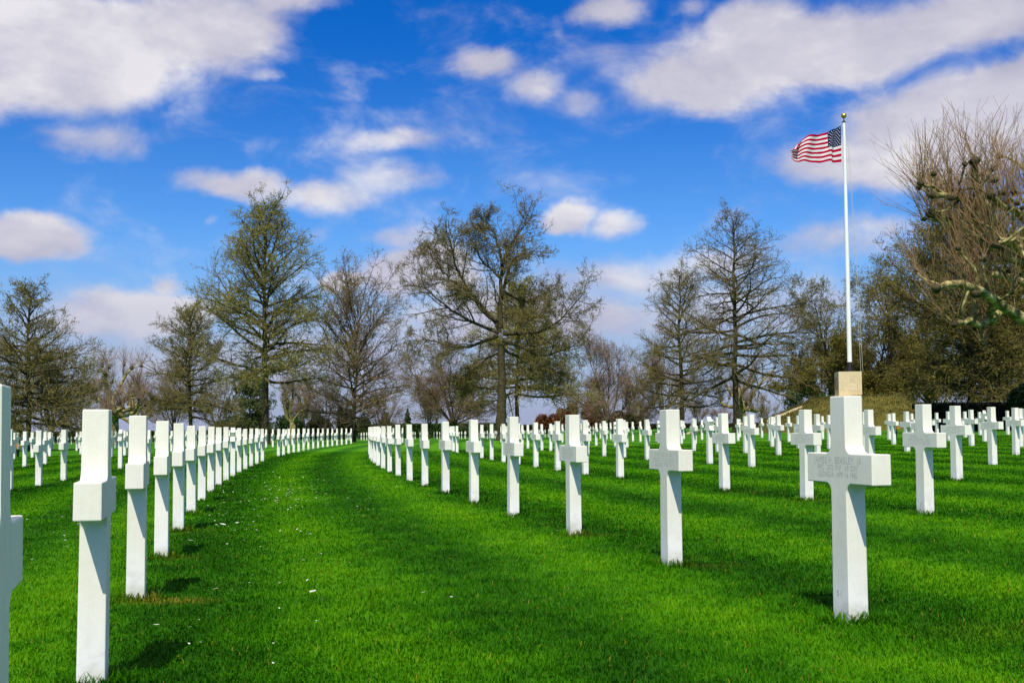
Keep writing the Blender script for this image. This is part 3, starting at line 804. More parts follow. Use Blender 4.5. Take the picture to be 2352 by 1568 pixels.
def vase(spec):
    """several stems spreading from a short bole"""
    x, Z, ytop, hw = spec['x'], spec['Z']*ZS, spec['top'], spec['hw']; r = np.random.RandomState(spec.get('seed', int(x)))
    base = px(x, 980, Z); bx, by = base[0], Z; bz = float(zg(bx, by)); top = px(x, ytop, Z); H = top[2]-bz; W = hw*Z/FPX
    hb = spec.get('bole', .14)*H; r0 = spec.get('rt', .016*H)
    TP = np.array([[[0, 0, -.15], [.02, 0, hb*.5], [.0, .02, hb*1.05]]]); TR = np.array([[r0*1.3, r0, r0*.95]])
    v, f = tubes(TP, TR, 9); tparts = [(v, f, 0)]
    n = spec.get('np', 8); azm = np.arange(n)*2.39996+r.rand()*6; Kp = 10
    sp = spec.get('spread', .75)
    el = PI/2-sp*np.sqrt((np.arange(n)+.3)/n)*r.uniform(.8, 1.15, n)
    d = np.stack([np.cos(azm)*np.cos(el), np.sin(azm)*np.cos(el), np.sin(el)], -1)
    LL = np.minimum((H-hb)/np.maximum(np.sin(el), .3), W*1.05/np.maximum(np.cos(el), .15))*r.uniform(.85, 1.05, n)
    P = np.zeros((n, Kp, 3)); P[:, 0] = [0, 0, hb]; P[:, 0, 2] -= r.rand(n)*hb*.3
    for k in range(1, Kp):
        d = d+r.randn(n, 3)*.09; d[:, 2] += .035; d = nrm(d); P[:, k] = P[:, k-1]+d*(LL/(Kp-1))[:, None]
    PR = (r0*.55*r.uniform(.7, 1.1, n))[:, None]*(1-np.linspace(0, 1, Kp)[None])**.8+.012
    v, f = tubes(P, PR, 6); tparts.append((v, f, 0))
    dn = spec.get('dens', 1.)
    B, BR, BL, _ = grow(P, PR, int(9*dn), (.18, .95), (.4, .95), lambda t, i, r: (.2+.36*(1-t))*LL[i]*r.uniform(.6, 1.1, len(t)), 7, r, up=.05, wob=.14, rr=.016, rtip=.014)
    v, f = tubes(B, BR, 4); tparts.append((v, f, 0))
    S, SR, SL, _ = grow(B, BR, int(8*dn), (.15, 1), (.45, 1.0), lambda t, i, r: (.25+.3*(1-t))*BL[i]*r.uniform(.6, 1.2, len(t))+.25, 5, r, up=.04, wob=.17, rr=.016, rtip=.012)
    v, f = tubes(S, SR, 3); cp = [(v, f, 0)]
    T3, TR3, _, _ = grow(S, SR, spec.get('nt', 6), (.15, 1), (.45, 1.1), lambda t, i, r: (.25+.4*SL[i])*r.uniform(.5, 1.2, len(t)), 4, r, up=.03, wob=.2, rr=.014, rtip=.0088)
    v, f = tubes(T3, TR3, 3); cp.append((v, f, 0))
    if spec.get('nb', 0):
        v, f = buds(T3, spec['nb'], spec.get('bs', .05), r, .06); cp.append((v, f, 1))
    return finish(spec.get('name', 'bare_tree'), (bx, by, bz), spec['label'], spec.get('group', 'spring trees around the lawn'), tparts, cp, spec.get('bark', BARK_RED), [spec.get('twig', TWIG_RED), spec.get('bud', BUD_BROWN)])

def knobs(pts, rad_, r):
    V = []; F = []
    off = 0
    for p, R in zip(pts, rad_):
        bm = bmesh.new(); bmesh.ops.create_icosphere(bm, subdivisions=2, radius=R)
        bm.verts.index_update()
        v = np.array([a.co[:] for a in bm.verts]); v *= (1+.28*r.randn(len(v), 1)*.6); v[:, 2] *= .85
        f = np.array([[q.index for q in a.verts] for a in bm.faces]); bm.free()
        V.append(v+p); F.append(f+off); off += len(v)
    return np.concatenate(V), np.concatenate(F)
def sprays(pts, n, L, r, ang=.75, up=.06, rr=.014, bias=None):
    idx = np.repeat(np.arange(len(pts)), n); M = len(idx)
    a = r.rand(M)*2*PI; e = ang*np.sqrt(r.rand(M))
    d = np.stack([np.cos(a)*np.sin(e), np.sin(a)*np.sin(e), np.cos(e)], -1)
    if bias is not None: d = nrm(d+bias[idx])
    LL = L*r.uniform(.45, 1.1, M); K = 6; Q = np.zeros((M, K, 3)); Q[:, 0] = pts[idx]+r.randn(M, 3)*.06
    for k in range(1, K):
        d = d+r.randn(M, 3)*.07; d[:, 2] += up; d = nrm(d); Q[:, k] = Q[:, k-1]+d*(LL/(K-1))[:, None]
    R = np.maximum(rr*(1-np.linspace(0, 1, K)[None]*.6)*np.ones((M, 1)), .006)
    return Q, R
def pollard(spec):
    """plane tree cut back to knuckles, each with a brush of upright shoots"""
    x, Z, ytop, hw = spec['x'], spec['Z']*ZS, spec['top'], spec['hw']; r = np.random.RandomState(spec.get('seed', int(x)))
    base = px(x, 980, Z); bx, by = base[0], Z; bz = float(zg(bx, by)); top = px(x, ytop, Z); H = top[2]-bz; W = hw*Z/FPX
    hb = .26*H; r0 = .042*H; sl = spec.get('shoot', .22)*H
    TP = np.array([[[0, 0, -.15], [.03, .02, hb*.5], [0, 0, hb]]]); TR = np.array([[r0*1.25, r0, r0*.9]])
    v, f = tubes(TP, TR, 9); tparts = [(v, f, 0)]
    n = spec.get('np', 8); azm = np.arange(n)*2.39996+r.rand()*6; Kp = 10
    el = np.linspace(1.25, spec.get('low', .25), n)+r.randn(n)*.1
    d = np.stack([np.cos(azm)*np.cos(el), np.sin(azm)*np.cos(el), np.sin(el)], -1)
    LL = np.minimum((H-hb-sl)/np.maximum(np.sin(el), .25), W/np.maximum(np.cos(el), .2))*r.uniform(.8, 1., n)
    P = np.zeros((n, Kp, 3)); P[:, 0] = [0, 0, hb*.92]
    for k in range(1, Kp):
        d = d+r.randn(n, 3)*.22; d[:, 2] += .03; d = nrm(d); P[:, k] = P[:, k-1]+d*(LL/(Kp-1))[:, None]
    PR = (r0*.60*r.uniform(.8, 1.1, n))[:, None]*np.linspace(1, .5, Kp)[None]
    v, f = tubes(P, PR, 7); tparts.append((v, f, 0))
    B, BR, BL, _ = grow(P, PR, 4, (.35, .95), (.5, 1.0), lambda t, i, r: .30*LL[i]*r.uniform(.5, 1.1, len(t)), 6, r, up=.12, wob=.2, rr=.05, rtip=.045)
    v, f = tubes(B, np.maximum(BR, .05), 6); tparts.append((v, f, 0))
    tips = np.concatenate([P[:, -1], B[:, -1]]); kr = np.concatenate([np.full(len(P), .017*H), np.full(len(B), .014*H)])*r.uniform(.8, 1.3, len(tips))
    v, f = knobs(tips, kr, r); tparts.append((v, f, 1))
    Q, R = sprays(tips, spec.get('ns', 20), sl, r, .8, .05, .012); v, f = tubes(Q, R, 3); cp = [(v, f, 0)]
    T3, TR3, _, _ = grow(Q, R, 2, (.2, .8), (.2, .6), lambda t, i, r: .35*sl*r.uniform(.5, 1.1, len(t)), 4, r, up=.05, wob=.1, rr=.01, rtip=.006)
    v, f = tubes(T3, TR3, 3); cp.append((v, f, 0))
    return finish('plane_tree', (bx, by, bz), spec['label'], spec.get('group', 'pollarded plane trees'), tparts, cp, [BARK_PLANE, BARK], [TWIG_RED])

def shrub(name, x0, x1, ytop, ybot, Z, depth, n, size, leaf, label, cat, group=None, seed=1, shape='dome', stems=True, lumps=9, off=0):
    Z *= ZS; size *= 1.25
    """leafy mass: leaf-sized faces gathered in clumps round short stems"""
    r = np.random.RandomState(seed)
    a = px(x0, ybot, Z); b = px(x1, ytop, Z); W = (b[0]-a[0])/2; cx = (a[0]+b[0])/2; bz = float(zg(cx, Z))+off; H = b[2]-bz
    if shape == 'box':
        c = np.stack([r.uniform(-W, W, n), r.uniform(-depth, depth, n), r.uniform(0, H, n)], -1)
        face = r.rand(n)
        c[:, 1] = np.where(face < .5, -depth+np.abs(r.randn(n))*.10, c[:, 1]); c[:, 2] = np.where((face > .5) & (face < .8), H-np.abs(r.randn(n))*.10, c[:, 2])
        c += r.randn(n, 3)*.04
    else:
        cl = []
        for k in range(lumps):
            q = nrm(r.randn(3))*r.rand()**.5
            q = np.array([q[0]*W*.72, q[1]*depth*.7, (.32+.42*abs(q[2]))*H])
            if shape == 'cone': s_ = 1-q[2]/H; q[:2] *= s_
            cl.append((q, r.uniform(.35, .6)))
        idx = r.randint(0, lumps, n); cc = np.array([q for q, _ in cl])[idx]; rr = np.array([s for _, s in cl])[idx]
        u = nrm(r.randn(n, 3))*(r.rand(n, 1)**.4)
        c = cc+u*rr[:, None]*np.array([[W*.75, depth*.75, H*.55]])
        c[:, 2] = np.abs(c[:, 2]); 
        if shape == 'cone':
            hh = r.rand(n)**1.6; an = r.rand(n)*2*PI; q = (1-hh)**.9*(.35+.65*np.sqrt(r.rand(n)))*(.75+.25*np.sin(hh*40))
            c = np.stack([np.cos(an)*W*q, np.sin(an)*depth*q, hh*H*.98+.02*H-.12*H*q], -1)
            c[:, 2] = np.maximum(c[:, 2], .02)
    A = nrm(r.randn(n, 3)); B = nrm(np.cross(A, r.randn(n, 3))); s = (size*(.6+.8*r.rand(n)))[:, None]
    V = np.stack([c-A*s, c+B*s*.55, c+A*s, c-B*s*.55], 1).reshape(-1, 3); F = (np.arange(n)*4)[:, None]+np.arange(4)[None]
    o = empty(name, (cx, Z, bz)); tag(o, label, cat, group)
    build('foliage', [(V, F, 0)], [leaf], o)
    if stems:
        m = 9 if shape != 'cone' else 1
        P = np.zeros((m, 5, 3)); tt = np.linspace(0, 1, 5)
        for k in range(m):
            if shape == 'cone': e = np.array([0, 0, H*.95]); s0 = np.zeros(3)
            elif shape == 'box': s0 = np.array([(-1+2*(k+.5)/m)*W*.96, 0, 0]); e = s0+np.array([.1, .05, H*.9])
            else: s0 = np.array([r.uniform(-.3, .3)*W, r.uniform(-.3, .3)*depth, 0]); e = np.array([s0[0]*2.2, s0[1]*2.2, H*r.uniform(.6, .9)])
            P[k] = s0+(e-s0)*tt[:, None]+np.array([0, 0, -.1])*(1-tt[:, None])
        R = np.linspace(1, .35, 5)[None]*np.full((m, 1), .02*H if shape == 'cone' else .04)
        v, f = tubes(P, R, 5); build('stem', [(v, f, 0)], [BARK], o)
    return o

# main trees, left to right
GT = 'spring trees around the lawn'
oak(dict(x=66, xt=70, Z=45, top=626, hw=138, b0=.16, thin=([0, .42, .52, 1], [1.25, 1.1, .4, .4]), np=60, ns=12, nt=9, seed=4, bud=BUD_OLIVE, nb=4, bs=.045, twig=TWIG, up=.012, prof=([0, .1, .3, .52, .6, 1], [.85, 1., .95, .62, .55, .10]), elev=([0, .3, .6, 1], [-.15, .08, .35, .9]), label='flat-branched olive oak with a sparse pale top, furthest left of the lawn trees'))
vase(dict(x=118, Z=82, top=800, hw=95, seed=5, bark=BARK, twig=TWIG, np=9, dens=1.05, nb=2, bs=.06, bud=BUD_OLIVE, label='low multi-stemmed bare tree just right of the leftmost oak'))
pollard(dict(x=262, Z=70, top=775, hw=80, seed=8, np=9, label='knuckled plane tree with upright shoots, between the two left oaks'))
pollard(dict(x=308, Z=82, top=838, hw=70, seed=18, np=7, shoot=.16, label='lower pale plane tree half hidden behind the knuckled one'))
oak(dict(x=438, Z=75, top=692, hw=118, b0=.2, np=56, ns=13, nt=9, seed=12, bud=BUD_OLIVE, nb=4, bs=.05, twig=TWIG, up=.03, label='medium olive oak standing left of the tallest oak'))
vase(dict(x=398, Z=92, top=845, hw=62, seed=9, label='thin bare tree behind the medium olive oak on the left'))
oak(dict(x=610, xt=612, hf=.89, Z=59, top=437, hw=170, b0=.27, np=66, ns=13, nt=9, seed=22, bud=BUD, nb=4, bs=.055, twig=TWIG, up=.02, prof=([0, .1, .3, .55, .8, 1], [.85, 1., .9, .62, .36, .12]), elev=([0, .15, .4, .7, 1], [-.08, .12, .45, .8, 1.15]), label='tallest conical oak with fresh yellow-green buds, left of centre'))
pollard(dict(x=672, Z=96, top=838, hw=62, seed=28, np=8, shoot=.2, label='small pale plane tree seen under the tallest conical oak'))
oak(dict(x=812, hf=.775, Z=68, top=645, hw=122, b0=.13, np=54, ns=12, nt=9, seed=32, bud=BUD_OLIVE, nb=4, bs=.045, twig=TWIG_RED, up=.045, prof=([0, .15, .4, .7, 1], [1., 1.05, 1.0, .85, .4]), elev=([0, .2, .5, 1], [.0, .25, .65, 1.25]), label='rounded russet-topped tree right of the tallest conical oak'))
vase(dict(x=1040, Z=88, top=778, hw=112, seed=40, np=11, dens=1.35, nt=8, nb=1, bs=.06, spread=1.2, bole=.17, label='reddish bare spreading tree left of the forked tall oak'))
vase(dict(x=985, Z=112, top=893, hw=36, seed=41, np=6, spread=.5, twig=TWIG, nb=2, bs=.07, bud=BUD_BROWN, label='slim pale small tree beside the dark spruce'))
# the big forked oak follows its measured limbs
def c3(pts): return [(1152+((950+.42105*a)/1.08844-1152)*(.99 if a < 712 else .86), 1010+((450+.42105*b)/1.08844-1010)*.895) for a, b in pts]
loc, LP, LR, LLn, tp, r = limbs_tree(dict(x=1152, Z=63, seed=3, limbs=[
    ([(1152, 1013), (1152, 960), (1152, 900), (1153, 820), (1151, 790)], .33, .19, 0),
    (c3([(712, 830), (700, 740), (600, 660), (525, 560), (470, 450), (430, 330), (395, 200), (390, 90)]), .125, .02, -1.5),
    (c3([(705, 830), (570, 780), (440, 710), (340, 610), (270, 510), (130, 520)]), .115, .02, 1.5),
    (c3([(700, 850), (610, 890), (500, 935), (390, 925), (330, 880), (190, 890)]), .12, .02, -1),
    (c3([(715, 800), (715, 700), (725, 600), (713, 450), (720, 350), (800, 230), (880, 130), (930, 60)]), .17, .02, .8),
    (c3([(727, 590), (762, 430), (800, 350), (870, 300), (990, 290)]), .11, .018, -1.8),
    (c3([(735, 840), (850, 830), (980, 830), (1080, 800), (1180, 690), (1290, 570)]), .13, .018, 1.0),
    (c3([(730, 880), (850, 920), (990, 1000), (1130, 960), (1290, 870)]), .12, .018, -2.0),
    (c3([(713, 470), (640, 400), (560, 280), (530, 160)]), .09, .018, 2.0),
    (c3([(720, 360), (700, 240), (650, 130), (600, 60)]), .08, .018, -1.0),
    (c3([(745, 560), (860, 620), (960, 640), (1040, 560)]), .09, .018, 2.5),
    (c3([(520, 560), (400, 470), (330, 350), (270, 280)]), .08, .015, .8),
    (c3([(720, 950), (620, 1010), (540, 1100), (500, 1180)]), .08, .015, 2.0),
    (c3([(735, 930), (850, 1010), (1000, 1080), (1150, 1110)]), .09, .015, 2.0),
    (c3([(700, 750), (620, 720), (560, 620), (480, 560)]), .08, .015, -3.0),
    (c3([(725, 640), (800, 700), (900, 760), (1010, 700)]), .08, .015, -3.0)]))
S1, R1, L1, _ = grow(LP[1:], LR[1:], 20, (.14, 1), (.45, 1.05), lambda t, i, q: (.22+.26*(1-t))*LLn[1:][i]*q.uniform(.5, 1.2, len(t))+.4, 7, r, up=.02, wob=.17, rr=.016, rtip=.013, flat=.3)
v, f = tubes(S1, R1, 4); tp.append((v, f, 0))
S2, R2, L2, _ = grow(S1, R1, 8, (.15, 1), (.45, 1.1), lambda t, i, q: (.3+.32*L1[i])*q.uniform(.5, 1.2, len(t)), 6, r, up=.02, wob=.2, rr=.016, rtip=.012)
v, f = tubes(S2, R2, 3); cp = [(v, f, 0)]
S3, R3, L3, _ = grow(S2, R2, 6, (.15, 1), (.5, 1.2), lambda t, i, q: (.22+.3*L2[i])*q.uniform(.5, 1.2, len(t)), 4, r, up=.02, wob=.22, rr=.015, rtip=.0088)
v, f = tubes(S3, R3, 3); cp.append((v, f, 0))
v, f = buds(S3, 4, .05, r, .05); cp.append((v, f, 1))
finish('oak_tree', loc, 'tall irregular oak with heavy forked limbs, at the centre', GT, tp, cp, BARK, [TWIG, leaf_mat('ochre_bud', [(.25, (.085, .066, .014)), (.5, (.16, .125, .028)), (.75, (.23, .19, .05))])])
oak(dict(x=1188, Z=76, top=628, hw=145, b0=.29, np=66, ns=15, nt=9, seed=52, bud=BUD, nb=5, bs=.06, twig=TWIG, up=.015, prof=([0, .12, .35, .6, 1], [1., 1., .72, .42, .10]), elev=([0, .25, .6, 1], [-.08, .1, .4, .9]), label='wide low-branched green-budded oak behind the forked oak'))
vase(dict(x=1405, Z=86, top=775, hw=112, seed=61, np=12, bole=.05, spread=1.05, dens=1.3, nt=8, label='bare tree of many fanning stems above the copper bush'))
oak(dict(x=1567, Z=72, top=600, hw=100, b0=.16, np=50, ns=11, nt=8, seed=64, bud=BUD_OLIVE, nb=3, bs=.045, twig=TWIG, up=.03, prof=([0, .2, .5, .8, 1], [1., 1., .8, .5, .2]), label='slender bare-topped oak just left of the drooping oak'))
vase(dict(x=1524, Z=84, top=755, hw=92, seed=66, np=8, spread=1.1, bole=.2, bark=BARK, twig=TWIG_RED, nb=1, bs=.04, label='low crooked spreading tree left of the slender oak'))
oak(dict(x=1692, xt=1686, Z=66, top=468, hw=168, b0=.24, np=56, ns=11, nt=8, seed=71, bud=BUD_BROWN, nb=3, bs=.05, twig=TWIG, up=-.012, prof=([0, .12, .3, .55, .8, 1], [.8, 1., .95, .72, .42, .12]), elev=([0, .15, .4, .7, 1], [-.35, -.1, .2, .4, 1.0]), label='tall open oak with drooping lower limbs, left of the flag'))
pollard(dict(x=1706, Z=92, top=800, hw=100, seed=74, np=8, low=.1, shoot=.2, label='wide pale plane tree showing behind the drooping oak'))
vase(dict(x=1915, Z=84, top=655, hw=112, seed=81, np=11, dens=1.4, nt=8, spread=1.15, bole=.1, bark=BARK, twig=TWIG, nb=6, bs=.075, bud=BUD_OLIVE, label='dense olive tree right behind the flagpole pedestal'))
vase(dict(x=2040, Z=80, top=640, hw=105, seed=82, np=11, dens=1.4, nt=8, spread=1.1, bark=BARK, twig=TWIG_DARK, nb=6, bs=.075, bud=BUD_OLIVE, label='dense dark tree between the pedestal tree and the thick-trunked oak'))
oak(dict(x=2230, xt=2225, Z=66, top=500, hw=190, b0=.14, np=84, ns=17, nt=10, seed=85, bud=BUD_OLIVE, nb=6, bs=.07, twig=TWIG_DARK, rt=.36, up=.02, prof=([0, .2, .5, .8, 1], [.85, 1., .95, .7, .3]), label='thick-trunked dark oak behind the clipped hedge'))
vase(dict(x=2140, Z=92, top=560, hw=125, seed=87, np=11, dens=1.35, nt=8, spread=1.0, bark=BARK, twig=TWIG_DARK, nb=6, bs=.075, bud=BUD_OLIVE, label='tall dark tree left behind the thick-trunked oak'))
vase(dict(x=2345, Z=72, top=560, hw=150, seed=89, np=11, dens=1.35, nt=8, spread=1.0, bark=BARK, twig=TWIG_DARK, nb=6, bs=.075, bud=BUD_OLIVE, label='dark tree behind the great plane limbs at the picture edge'))
# great plane tree leaning in from the side: limbs measured, trunk outside the picture
def cp5(pts): return [((2240+a/2.2406)/1.08844, (180+b/2.24)/1.08844) for a, b in pts]
T0 = (2520, 1000)
loc, LP, LR, LLn, tp, r = limbs_tree(dict(x=2520, Z=40, seed=6, limbs=[
    ([(2520, 1010), (2515, 900), (2500, 800), (2480, 720), (2465, 690)], .55, .34, 0),
    ([(2510, 860), (2440, 800), (2390, 760)]+cp5([(717, 1370), (600, 1300), (520, 1250), (440, 1210), (350, 1165), (290, 1180), (225, 1210)]), .26, .085, -2.0),
    ([(2470, 700), (2420, 640), (2380, 600)]+cp5([(717, 1000), (600, 920), (540, 840), (490, 760), (440, 660), (450, 560), (440, 500)]), .30, .09, -.6),
    ([(2470, 700), (2420, 650), (2370, 618)]+cp5([(717, 1040), (620, 1020), (510, 970), (440, 910), (370, 860), (290, 810), (195, 795)]), .24, .085, .8),
    (cp5([(545, 850), (480, 830), (400, 800), (330, 830)]), .13, .08, 1.4),
    (cp5([(490, 765), (400, 710), (300, 690), (200, 690)]), .12, .075, -1.2),
    (cp5([(610, 1320), (540, 1390), (480, 1415), (400, 1385), (330, 1410)]), .13, .07, -.8),
    ([(2430, 700)]+cp5([(717, 1165), (600, 1145), (490, 1120), (440, 1085), (395, 1085)]), .15, .07, 1.6),
    ([(2440, 660)]+cp5([(717, 800), (640, 775), (560, 730), (530, 690)]), .14, .08, -1.8),
    (cp5([(505, 800), (490, 880), (490, 930)]), .08, .06, 0),
    ([(2440, 640), (2400, 540), (2375, 460), (2365, 400)], .2, .09, .5),
    ([(2430, 650)]+cp5([(717, 940), (630, 930), (560, 970)]), .12, .07, -2.2),
    ([(2440, 600), (2420, 480), (2430, 420)], .2, .09, -1.5)]))
kn = []; kr = []; kb = []
for P_, R_ in zip(LP[1:], LR[1:]):
    td = nrm(P_[-1]-P_[-4])*.42; kb.append(td); kn.append(P_[-1]); kr.append(R_[-1]*1.8)
    for q in (.78,):
        kb.append(td*.6)
        i = int(q*11); kn.append(P_[i]+r.randn(3)*.12); kr.append(R_[i]*1.25)
kn = np.array(kn); v, f = knobs(kn, np.array(kr), r); tp.append((v, f, 1))
B2, B2R, B2L, _ = grow(LP[1:], LR[1:], 5, (.3, 1), (.5, 1.1), lambda t, i, q: q.uniform(1.0, 2.6, len(t)), 7, r, up=.12, wob=.24, rr=.05, rtip=.05)
v, f = tubes(B2, np.maximum(B2R, .05), 6); tp.append((v, f, 0))
v, f = knobs(B2[:, -1], np.full(len(B2), .13)*r.uniform(.8, 1.3, len(B2)), r); tp.append((v, f, 1))
bd = nrm(B2[:, -1]-B2[:, -3])*.5
Q, QR = sprays(np.concatenate([kn, B2[:, -1]]), 9, 3.1, r, 1.0, .055, .016, np.concatenate([np.array(kb), bd])+np.array([0, .25, .05])); v, f = tubes(Q, QR, 4); cp = [(v, f, 0)]
idx = np.repeat(np.arange(1, len(LP)), 5)
tq = r.uniform(.3, 1, len(idx)); ii = (tq*11).astype(int)
Q2, Q2R = sprays(LP[idx, ii], 1, 2.8, r, .55, .07, .013, np.full((len(idx), 3), [0, .4, .1])); v, f = tubes(Q2, Q2R, 3); cp.append((v, f, 0))
Q3, Q3R, _, _ = grow(Q, QR, 3, (.15, .9), (.3, .75), lambda t, i, q: 1.3*q.uniform(.4, 1.1, len(t)), 5, r, up=.07, wob=.08, rr=.012, rtip=.007)
v, f = tubes(Q3, Q3R, 3); cp.append((v, f, 0))
finish('plane_tree', loc, 'great plane tree leaning in with mossy limbs and reddish shoots', 'pollarded plane trees', tp, cp, [BARK_PLANE, BARK], [simple('plane_shoot', [(.3, (.15, .072, .040)), (.5, (.26, .155, .075)), (.7, (.28, .22, .085))], 1.5, .8, 0)])

# small trees far behind
GB = 'small trees far behind the lawn'
for (x, Z, top, hw, sd_, lab) in [
    (1604, 150, 918, 40, 101, 'tiny round bare tree low between the slender and drooping oaks'),
    (1755, 145, 915, 32, 102, 'tiny bare tree at the foot of the heather mound'),
    (1660, 150, 932, 26, 103, 'tiny faint bare tree just left of the drooping trunk'),
    (1478, 135, 905, 42, 104, 'small bare tree under the fanning stems, right side'),
    (20, 105, 850, 90, 105, 'small bare tree low behind the leftmost oak'),
    (185, 112, 880, 62, 106, 'small bare tree between the leftmost oak and the plane'),
    (500, 118, 868, 62, 107, 'small bare tree low between the medium and tallest oaks'),
    (745, 122, 865, 75, 108, 'brown bare tree low left of the russet-topped tree'),
    (700, 130, 850, 60, 109, 'brown bare tree low behind the small pale plane'),
    (880, 118, 880, 60, 110, 'brown bare tree low right of the russet-topped tree'),
    (1975, 110, 800, 90, 111, 'dim bare tree filling the gap right of the pedestal'),
    (2300, 105, 800, 110, 112, 'dim bare tree low behind the dark evergreen'),
    (2150, 112, 820, 100, 113, 'dim bare tree low behind the clipped hedge'),
    ]:
    vase(dict(x=x, Z=Z, top=top, hw=hw, seed=sd_, np=9, spread=1.0, nt=6, dens=.85, name='bare_tree', group=GB, label=lab, twig=TWIG_RED if x < 1700 else TWIG, bark=BARK))
# evergreen and shrubs behind the lawn
oak(dict(name='pine_tree', x=577, Z=112, top=846, hw=50, b0=.18, np=46, ns=9, nt=6, seed=33, bud=LEAF_PINE, nb=9, bs=.10, tp=1.0, prof=([0, .2, .6, 1], [.9, 1., .7, .2]), elev=([0, .5, 1], [-.05, .15, .7]), label='pale open pine tree just left of the tallest oak trunk'))
shrub('conifer', 858, 908, 938, 990, 146, 2.0, 4200, .14, LEAF_DARK, 'rounded dark conifer left of the small spruce', 'tree', None, 4, 'dome')
shrub('spruce_tree', 912, 960, 938, 992, 148, 1.9, 3600, .13, LEAF_DARK, 'small pointed dark spruce above the right row of crosses', 'tree', None, 5, 'cone')
shrub('spruce_tree', 992, 1014, 958, 992, 149, .9, 1400, .11, LEAF_DARK, 'tiniest dark spruce below the reddish spreading tree', 'tree', None, 6, 'cone')
shrub('conifer', 800, 862, 944, 990, 147, 2.2, 3600, .14, LEAF_DARK, 'low dark conifer beside the russet-topped trunk', 'tree', None, 7, 'dome')
for (x0, x1, yt, sd_, lf, lab) in [
    (545, 640, 940, 11, LEAF_THICK, 'dark olive shrub at the foot of the pale pine'),
    (625, 705, 944, 12, LEAF_DARK, 'dark green shrub behind the tallest oak trunk'),
    (690, 770, 936, 13, LEAF_THICK, 'brown thicket shrub left of the russet-topped tree'),
    (750, 830, 930, 14, LEAF_THICK, 'tallest brown thicket shrub behind the russet-topped trunk'),
    (470, 560, 962, 15, LEAF_THICK, 'low olive shrub right of the medium oak'),
    (-20, 90, 960, 16, LEAF_THICK, 'low olive shrub behind the leftmost trunk'),
    (1385, 1480, 938, 17, LEAF_THICK, 'brown shrub beneath the fanning bare stems')]:
    shrub('shrub', x0, x1, yt, 990, 124, 2.2, 5200, .15, lf, lab, 'shrub', 'shrubs far behind the lawn', sd_)
for (x0, x1, yt, sd_, lab) in [(1212, 1300, 936, 31, 'low left part copper bush behind the cross rows'), (1258, 1340, 916, 32, 'tall copper-leaved bush right of the forked oak'), (1320, 1400, 918, 33, 'copper-leaved bush under the fanning bare stems')]:
    shrub('copper_bush', x0, x1, yt, 990, 122, 2.6, 6500, .15, LEAF_COPPER, lab, 'bush', 'copper bushes behind the lawn', sd_)
shrub('hedge', 815, 1172, 972, 1005, 137, 1.2, 26000, .13, LEAF_GREEN, 'rough green hedge across the far end of the lawn', 'hedge', None, 41, 'box')
shrub('hedge', -60, 815, 986, 1010, 139, 1.2, 30000, .13, LEAF_THICK, 'low brownish hedge far across the left lawn', 'hedge', None, 42, 'box')
shrub('hedge', 1175, 1760, 972, 1000, 137, 1.2, 26000, .13, LEAF_THICK, 'low dark hedge behind the copper bushes', 'hedge', None, 43, 'box')
shrub('hedge', 2108, 2420, 926, 990, 45.5, .8, 60000, .05, LEAF_YEW, 'clipped dark yew hedge right of the heather mound', 'hedge', None, 44, 'box')
shrub('evergreen_bush', 2318, 2440, 868, 990, 43.5, 1.5, 16000, .075, LEAF_DARK, 'glossy dark evergreen bush in front of the yew hedge', 'bush', None, 45)
shrub('spring_shrub', 1792, 1862, 884, 940, 70, 1.2, 1300, .065, LEAF_SPRING, 'airy fresh green shrub left on top of the mound', 'shrub', 'fresh green shrubs by the mound', 46, off=1.2)
shrub('spring_shrub', 1845, 1925, 889, 925, 70, 1.2, 1600, .065, LEAF_SPRING, 'fresh green shrub beside the pedestal', 'shrub', 'fresh green shrubs by the mound', 47, off=1.2)
shrub('spring_shrub', 1985, 2110, 896, 925, 70, 1.2, 3200, .075, LEAF_GREEN, 'low dark green shrub right behind the pedestal', 'shrub', 'fresh green shrubs by the mound', 48, off=1.2)

